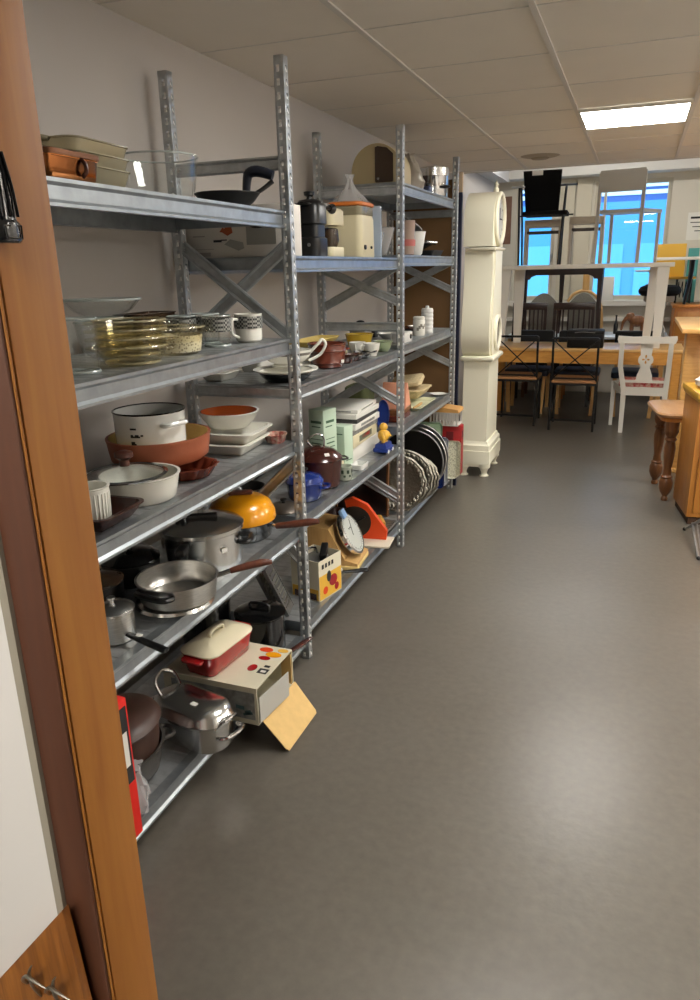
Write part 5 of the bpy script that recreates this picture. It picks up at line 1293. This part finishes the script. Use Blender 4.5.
# --- things on the white table
t = thing('office_chair','black armchair with metal arms standing on the white table','chair',(-.93,7.68,ZT),.04)
b = MB(); b.prism([(-.19,.86),(-.15,.47),(.155,.47),(.17,.86)],'y',.05,.085); b.build('backrest', BLKFAB, t)
b = MB(); b.rr([(0,0),(.005,.006),(.005,.03),(0,.036)],.20,.19,.03,5,M=Matrix.Translation((.05,-.02,.445))); b.build('seat', BLKFAB, t)
MB().box((-.055,.0485,.838),(.10,.003,.042),bev=.001).build('white_label', WPLAST, t)
for sx, x0 in ((-1,-.165),(1,.185)):
    b = MB(); b.tube([(x0+sx*.01,-.17,.0),(x0+sx*.025,-.15,.40),(x0+sx*.04,-.08,.69),(x0+sx*.035,.05,.70)],.010,8,smooth=3); b.tube([(x0+sx*.01,.15,0.0),(x0+sx*.02,.10,.40),(x0+sx*.035,.05,.70)],.010,8,smooth=3); b.build('arm_frame', BLKMET, t)
    b = MB(); b.bar((x0+sx*.0,-.12,.705),(x0+sx*.12,.09,.725),.035,.018,bev=.005); b.build('armrest', ALU if sx < 0 else BLKMET, t)
b = MB(); b.bx(-.20,.30,-.03,-.01,.444,.458); b.build('seat_bar', BLKMET, t)
GW = mat('pale grey painted wood',(176,164,146),.5)
def stool(x, y, w, d, h, lab):
    t = thing('low_stool', lab,'stool',(x,y,ZT),0,'pale stools on the white table')
    b = MB(); b.bx(-w/2,w/2,-d/2,d/2,h-.07,h,.004); b.build('seat', GW, t)
    for sx in (-1,1):
        for sy in (-1,1):
            b = MB(); b.bar((sx*(w/2-.015),sy*(d/2-.015),0),(sx*(w/2-.015),sy*(d/2-.015),h-.07),.024,.024); b.build('leg', GW, t)
    b = MB(); b.bx(-w/2+.02,w/2-.02,-d/2+.006,-d/2+.022,h-.13,h-.105); b.bx(-w/2+.02,w/2-.02,d/2-.022,d/2-.006,h-.13,h-.105); b.build('rail', mat('dark rail',(60,52,46),.5), t)
stool(-.93,7.97,.36,.18,.425,'pale low stool under the black armchair on the white table')
stool(-.52,7.97,.32,.18,.44,'pale low stool between the black armchair and the white chair')
t = thing('white_chair','light grey high-backed chair standing on the white table','chair',(-.215,7.66,ZT),-.16)
for sx, xt, xb_ in ((-1,-.185,-.205),(1,.20,.19)):
    b = MB(); b.bar((xb_,0,0),(xt,-.02,.80),.030,.028); b.build('back_post', GPAINT, t)
for x in (-.13,.30):
    b = MB(); b.bar((x,.33,0),(x,.32,.445),.028,.028); b.build('leg', GPAINT, t)
b = MB(); b.bx(-.19,.205,-.034,-.008,.625,.815,.004); b.build('back_panel', GPAINT, t)
b = MB(); R = [[(-.205,-.01,z),(.205,-.01,z),(.32,.34,z),(-.15,.34,z)] for z in (.445,.475)]; b.rings(R); b.build('seat', GPAINT, t)
# --- second row
t = thing('console_table','white topped table in the second row behind the chairs','table',(-.42,8.80,0)); MB().bx(-.92,.77,-.32,.34,.735,.765,.003).build('tabletop', mat('white laminate',(206,210,214),.3), t); b = MB(); b.bx(-.85,.72,.26,.28,.62,.735); b.build('apron', LTWOOD, t); legs4(t,(-.89,.73),(-.2,.27),0,.735,.05,LTWOOD)
t = thing('dark_table','dark brown side table with a scalloped apron stacked in the second row','table',(-.78,8.74,.765))
MB().bx(-.46,.46,-.16,.18,.71,.735,.004).build('tabletop', DKWOOD, t)
ap = [(-.43,.71),(-.43,.63),(-.39,.60),(-.345,.60),(-.33,.625),(-.28,.645),(.27,.645),(.32,.625),(.335,.60),(.38,.60),(.42,.63),(.42,.71)]
MB().prism(ap,'y',-.14,-.12).build('apron', DKWOOD, t)
for x, y in ((-.395,-.11),(.395,-.11),(-.02,.10),(.395,.14)):
    b = MB(); R = []
    for z, w, q in ((0,.016,.012*(1 if x > 0 else -1)),(.35,.019,0),(.62,.026,0),(.71,.03,0)): R.append([(x+q+a*w,y+c*w,z) for a,c in ((-1,-1),(1,-1),(1,1),(-1,1))])
    b.rings(R); b.build('leg', DKWOOD, t)
def spindle(x, w, lab):
    t = thing('spindle_chair', lab,'chair',(x,8.44,0),0,'dark slat-back chairs in the second row')
    s = w/2
    b = MB(); b.bx(-s,s,-.014,.014,1.05,1.125,.004); b.build('top_rail', DKWOOD, t)
    b = MB(); b.bx(-s,s,-.012,.012,.60,.64,.003); b.build('lower_rail', DKWOOD, t)
    for k in range(7):
        xx = -s+.05+(w-.1)*k/6; b = MB(); b.bx(xx-.009,xx+.009,-.006,.006,.64,1.05); b.build('slat', DKWOOD, t)
    for sx in (-1,1):
        b = MB(); b.bar((sx*(s-.016),0.0,0),(sx*(s-.016),0,1.06),.032,.026); b.build('back_post', DKWOOD, t)
        b = MB(); b.bar((sx*(s-.02),.40,0),(sx*(s-.02),.39,.43),.032,.032); b.build('leg', DKWOOD, t)
    b = MB(); b.bx(-s,s,.013,.41,.43,.47,.004); b.build('seat', DKWOOD, t)
spindle(-1.085,.37,'dark slat-back chair in the second row, nearer the clock'); spindle(-.62,.43,'dark slat-back chair in the second row, nearer the window wall pier')
def grey_chair(x, lab, wood_frame):
    t = thing('upholstered_chair', lab,'chair',(x,9.205,0),0,'grey upholstered chairs by the window')
    pts = [(-.165,.60)]+[(-.165+.33*i/14,1.07+.13*math.sin(PI*i/14)) for i in range(15)]+[(.165,.60)]
    MB().prism(pts,'y',-.02,.03).build('backrest', GREYFAB, t)
    b = MB(); b.rr([(0,.40),(.006,.41),(.006,.46),(-.02,.475)],.19,.15,.04,M=Matrix.Translation((0,-.175,0))); b.build('seat', GREYFAB, t)
    fm = ORWOOD if wood_frame else MIDWOOD
    for sx in (-1,1):
        for y, h in ((.0,.60),(-.28,.40)):
            b = MB(); b.bar((sx*.155,y,0),(sx*.155,y,h),.035,.03); b.build('leg', fm, t)
    if wood_frame:
        b = MB(); b.tube([(-.175,-.005,1.10),(-.11,-.005,1.185),(0,-.005,1.225),(.11,-.005,1.185),(.185,-.005,1.09),(.215,-.01,.95),(.225,-.01,.80)],.018,8,smooth=4); b.build('bent_frame', LTWOOD, t)
        b = MB(); b.bar((.02,-.005,1.23),(.02,-.005,1.47),.075,.03,bev=.004); b.build('upright', LTWOOD, t)
    return t
grey_chair(-1.03,'grey round-backed chair by the left window',False); grey_chair(-.58,'grey round-backed chair with a pale bentwood frame by the window pier',True)
t = thing('bar_stool','round black padded stool with grey plate standing on the white topped table','stool',(.220,8.52,.767))
b = MB(); b.lathe([(0,.42),(.17,.42),(.205,.445),(.21,.475),(.19,.51),(.15,.525),(0,.525)],36); b.build('cushion', BLKFAB, t)
b = MB(); b.lathe([(0,.36),(.14,.36),(.15,.37),(.15,.42),(0,.42)],28); b.build('seat_plate', mat('grey plate',(150,142,130),.5), t)
for a in (2.6,4.2,5.6,.9):
    b = MB(); c, s = math.cos(a), math.sin(a); b.tube([(c*.09,s*.09,.36),(c*.05,s*.05,.22),(c*.10,s*.10,.06),(c*.10,s*.10,.0)],.012,8,smooth=4); b.build('leg', ALU, t)
t = thing('pedestal_stand','small round white stand with a dark ribbed stem on the black stool','stand',(.125,8.52,.767+.526))
MB().lathe([(0,.135),(.15,.135),(.165,.142),(.165,.152),(0,.156)],32).build('top', WPAINT, t)
b = MB(); b.lathe([(0,0),(.05,0),(.05,.008),(.02,.014),(.022,.03),(.017,.04),(.023,.055),(.017,.07),(.023,.085),(.018,.1),(.03,.135),(0,.135)],20); b.build('stem', mat('dark stem',(70,70,72),.4), t)
t = thing('carved_animal','brown carved wooden animal figure on the white topped table','figurine',(.03,8.85,.765))
b = MB(); b.ball((0,0,.14),.075,16,(1.15,.6,.85)); b.ball((-.075,0,.185),.05,14,(1,.6,1)); b.tube([(-.11,0,.18),(-.145,0,.12),(-.16,0,.04)],[.022,.018,.012],8,smooth=3)
for x in (-.05,.055):
    for y in (-.025,.025): b.tube([(x,y,.11),(x*1.1,y,.0)],[.026,.02],8)
b.build('figure_body', MIDWOOD, t)
t = thing('bottle','slim dark bottle beside the carved animal figure','bottle',(-.19,8.85,.765)); MB().lathe([(0,0),(.022,0),(.024,.01),(.024,.10),(.01,.14),(.009,.19),(.012,.192),(.012,.205),(0,.205)],18).build('bottle_body', BLACKPL, t)
t = thing('white_card','white upright card leaning in the window behind the oak table','card',(-.335,9.425,1.1005)); MB().bx(-.075,.075,-.004,.004,0,.27,.001).build('sheet', WHITEPP, t); b = MB(); b.box((0,.012,.05),(.04,.02,.10)); b.build('prop', WHITEPP, t)
# --- right-hand group
t = thing('dresser','low orange wooden dresser under the notice on the back wall','dresser',(.89,9.09,0)); MB().bx(-.50,.7,-.35,.3,.06,1.05,.004).build('carcass', ORWOOD, t); MB().bx(-.52,.72,-.37,.3,1.05,1.08,.004).build('top', ORWOOD, t)
for k in range(3):
    d = MB().bx(-.48,.68,-.366,-.35,.10+.31*k,.39+.31*k,.003).build('drawer', CABWOOD, t); b = MB(); b.ball((.1,-.375,.245+.31*k),.018,10); b.build('knob', ALU, d)
MB().bx(-.45,.65,-.30,.26,0,.06).build('plinth', DKWOOD, t)
t = thing('white_table','white tabletop on curved black legs standing on the dresser','table',(.64,8.92,1.082)); MB().bx(-.475,.55,-.15,.15,.455,.485,.003).build('tabletop', WPAINT, t)
for x in (-.115,.45):
    b = MB(); b.tube([(x,-.06,.455),(x-.005,-.06,.30),(x-.03,-.06,.10),(x-.045,-.06,.0)],[.05,.045,.033,.03],10,smooth=4,flat=.5); b.build('leg', BLKMET, t)
    b = MB(); b.tube([(x,.10,.455),(x,.10,.30),(x-.02,.10,.10),(x-.03,.10,.0)],[.05,.045,.033,.03],10,smooth=4,flat=.5); b.build('leg', BLKMET, t)
t = thing('yellow_chair','yellow board-backed chair behind the white tabletop on the dresser','chair',(.32,9.22,1.0805))
b = MB(); b.bx(-.17,.15,.055,.08,.28,.63,.004); b.build('backrest', YELPL, t); b = MB(); b.bx(-.17,.27,-.09,.055,.255,.28,.004); b.build('seat', YELPL, t)
for x in (.085,.23):
    for y in (-.07,.05): b = MB(); b.bar((x,y,0),(x,y,.255),.018,.018); b.build('leg', BLKMET, t)
b = MB()
for k in range(4): b.bar((.085+.037*k,-.08,.06),(.085+.037*(k+.5),-.08,.23),.008,.008,up=(0,1,0)); b.bar((.085+.037*(k+.5),-.08,.23),(.085+.037*(k+1),-.08,.06),.008,.008,up=(0,1,0))
b.build('zigzag_wire', BLKMET, t)
o = thing('teal_board','teal board standing upright beside the yellow chair back','board',(.555,9.32,1.0805)); MB().bx(-.06,.05,-.012,.012,0,.58,.004).build('board', mat('teal paint',(70,146,140),.5), o); MB().bx(-.06,.05,.012,.04,0,.02).build('foot', mat('teal paint',(70,146,140)), o)
t = thing('high_table','light wooden high table with a broad column beyond the cabinet','table',(.72,5.95,0)); 
MB().bx(-.42,.55,-.62,.58,1.07,1.10,.004).build('tabletop', OAKT, t); b = MB(); b.bx(-.36,-.24,-.12,.10,.03,1.07,.006); b.build('column', OAK, t); b = MB(); b.bx(.30,.42,-.12,.10,.03,1.07,.006); b.build('column', OAK, t); b = MB(); b.bx(-.40,.48,-.14,.12,0,.03,.004); b.build('foot', OAK, t)
# end table with turned legs
t = thing('end_table','small wooden side table with a rounded top and turned legs by the cabinet','table',(.377,5.30,0),.135)
b = MB(); b.rr([(-.012,.565),(0,.572),(.004,.585),(-.004,.595),(-.03,.60)],.215,.275,.10,8); b.build('tabletop', wood('honey top',(190,146,104),(180,134,92),(6,1,6),.28,coat=.4), t)
b = MB(); b.rr([(-.012,.535),(-.012,.565)],.195,.255,.09,8); b.build('apron', ORWOOD, t)
TP = [(0,0),(.016,0),(.018,.015),(.012,.03),(.026,.06),(.034,.09),(.034,.13),(.026,.155),(.03,.165),(.022,.175),(.018,.22),(.026,.30),(.028,.36),(.022,.40),(.03,.415),(.022,.43),(.03,.45),(.034,.47),(.034,.535),(0,.535)]
for sx in (-1,1):
    for y in (-.2,.2): MB().lathe([(r*1.3,z) for r,z in TP],18,(sx*.115,y,0)).build('leg', MIDWOOD, t)
# orange cabinet at the right edge
t = thing('cabinet','orange wooden cabinet with a yellow top at the right edge','cabinet',(.395,4.60,0),.0)
rzc = .145
t.rotation_euler = (0,0,rzc)
MB().bx(.0,.66,.0,.40,.05,.745,.002).build('body', CABWOOD, t)
MB().bx(.015,.65,.015,.39,0,.05).build('plinth', mat('dark plinth',(60,38,22),.6), t)
b = MB(); b.bx(-.008,.67,-.008,.41,.745,.762,.003); b.bx(-.016,.68,-.016,.42,.762,.80,.005); b.build('top', wood('yellow oak top',(222,174,64),(206,152,46),(1,7,7),.3), t)
d = MB().bx(.03,.63,-.012,-.0003,.08,.72,.002).build('door', CABWOOD, t); b = MB(); b.lathe([(0,0),(.012,0),(.014,.02),(0,.022)],14,M=Matrix.Translation((.58,-.012,.45))@Matrix.Rotation(PI/2,4,'X')); b.build('knob', ALU, d)
b = MB(); R = []
for z, r in ((0,.055),(.02,.085),(.05,.085),(.075,.05),(.085,.02)):
    R.append([((r+.012*math.sin(5*a+z*60))*math.cos(a)*1.2,(r+.010*math.cos(7*a+z*80))*math.sin(a),z) for a in [2*PI*i/40 for i in range(40)]])
b.rings(R); o = b.build('plastic_bundle', mat('white crumpled plastic',(206,202,198),.35,bump=(30,.5)), loc=(.475,4.80,.8)); tag(o,'crumpled white plastic bundle lying on the yellow cabinet top','bag')
o = thing('folding_stand','grey metal folding stand with rubber feet in front of the cabinet','stand',(.60,4.22,0))
b = MB(); f1, f2, ap_ = (-.215,.265,.01), (-.17,-.20,.01), (.06,-.02,.36)
b.tube([f1,ap_],.007,8); b.tube([(f1[0]+.015,f1[1]-.0,.012),(ap_[0]+.02,ap_[1],ap_[2])],.005,8); b.build('leg', ALU, o)
b = MB(); b.tube([f2,(-.178,.25,.055)],.007,8); b.tube([(f2[0]+.02,f2[1],.012),(-.155,.25,.06)],.005,8); b.build('strut', ALU, o)
b = MB(); b.tube([(.25,.10,.01),ap_],.007,8); b.build('leg', ALU, o); b = MB(); b.tube([ap_,(.07,-.02,.9)],.009,8); b.build('pole', ALU, o)
for f in (f1,f2,(.25,.10,.01)): b = MB(); b.ball((f[0],f[1],.011),.011,10); b.build('rubber_foot', RUBBER, o)
# wall things
o = thing('notice_sign','white notice sheet with dark lines on the back wall right of the window','notice',(.63,YB-.0012,1.88)); MB().bx(-.17,.17,-.001,.001,-.13,.16).build('sheet', WHITEPP, o)
b = MB(); b.box((-.02,-.0014,.105),(.24,.0006,.022))
for k in range(3): b.box((-.03+.01*k,-.0014,.055-.045*k),(.22-.03*k,.0006,.009))
b.build('lettering', INK, o)
o = MB().bx(-.075,.075,-.012,.0,-.27,.27,.003).build('hanging_board', mat('brown cork',(128,96,80),.8,noise=(20,.1)), loc=(-1.573,YB,2.04)); tag(o,'narrow brown pin board on the back wall above the clock','board')

# ------------------------------------------------------------------ pieces that sit on another part of the same thing
SUB = {'knob':('lid','body'),'lid_handle':('lid',),'lid_knob':('lid','body'),'clamp_bar':('lid',),'lid_grip':('lid_dome',),'ferrule':('handle',),'dial_marks':('dial_face',),
       'dial_face':('dial_rim',),'clock_hands':('dial',),'pendulum_window':('pendulum_window_rim',),'side_picture':('side_print',),'white_label':('black_panel','backrest'),
       'screw':('tinted_window',),'lid_highlight':('lid',),'switch':('body',),'button':('body',),'piping':('seat',),'lettering':('pot_body','sheet'),'pendulum_window_rim':('waist_door',)}
for o in list(bpy.data.objects):
    if o.parent is None or o.parent.parent is not None or o.type != 'MESH': continue
    nm = o.name.split('.')[0]
    for want in SUB.get(nm, ()):
        host = [c for c in o.parent.children if c.name.split('.')[0] == want]
        if host and host[0].parent.parent is None and tuple(host[0].location) == (0,0,0) and not o.children:
            o.parent = host[0]; break
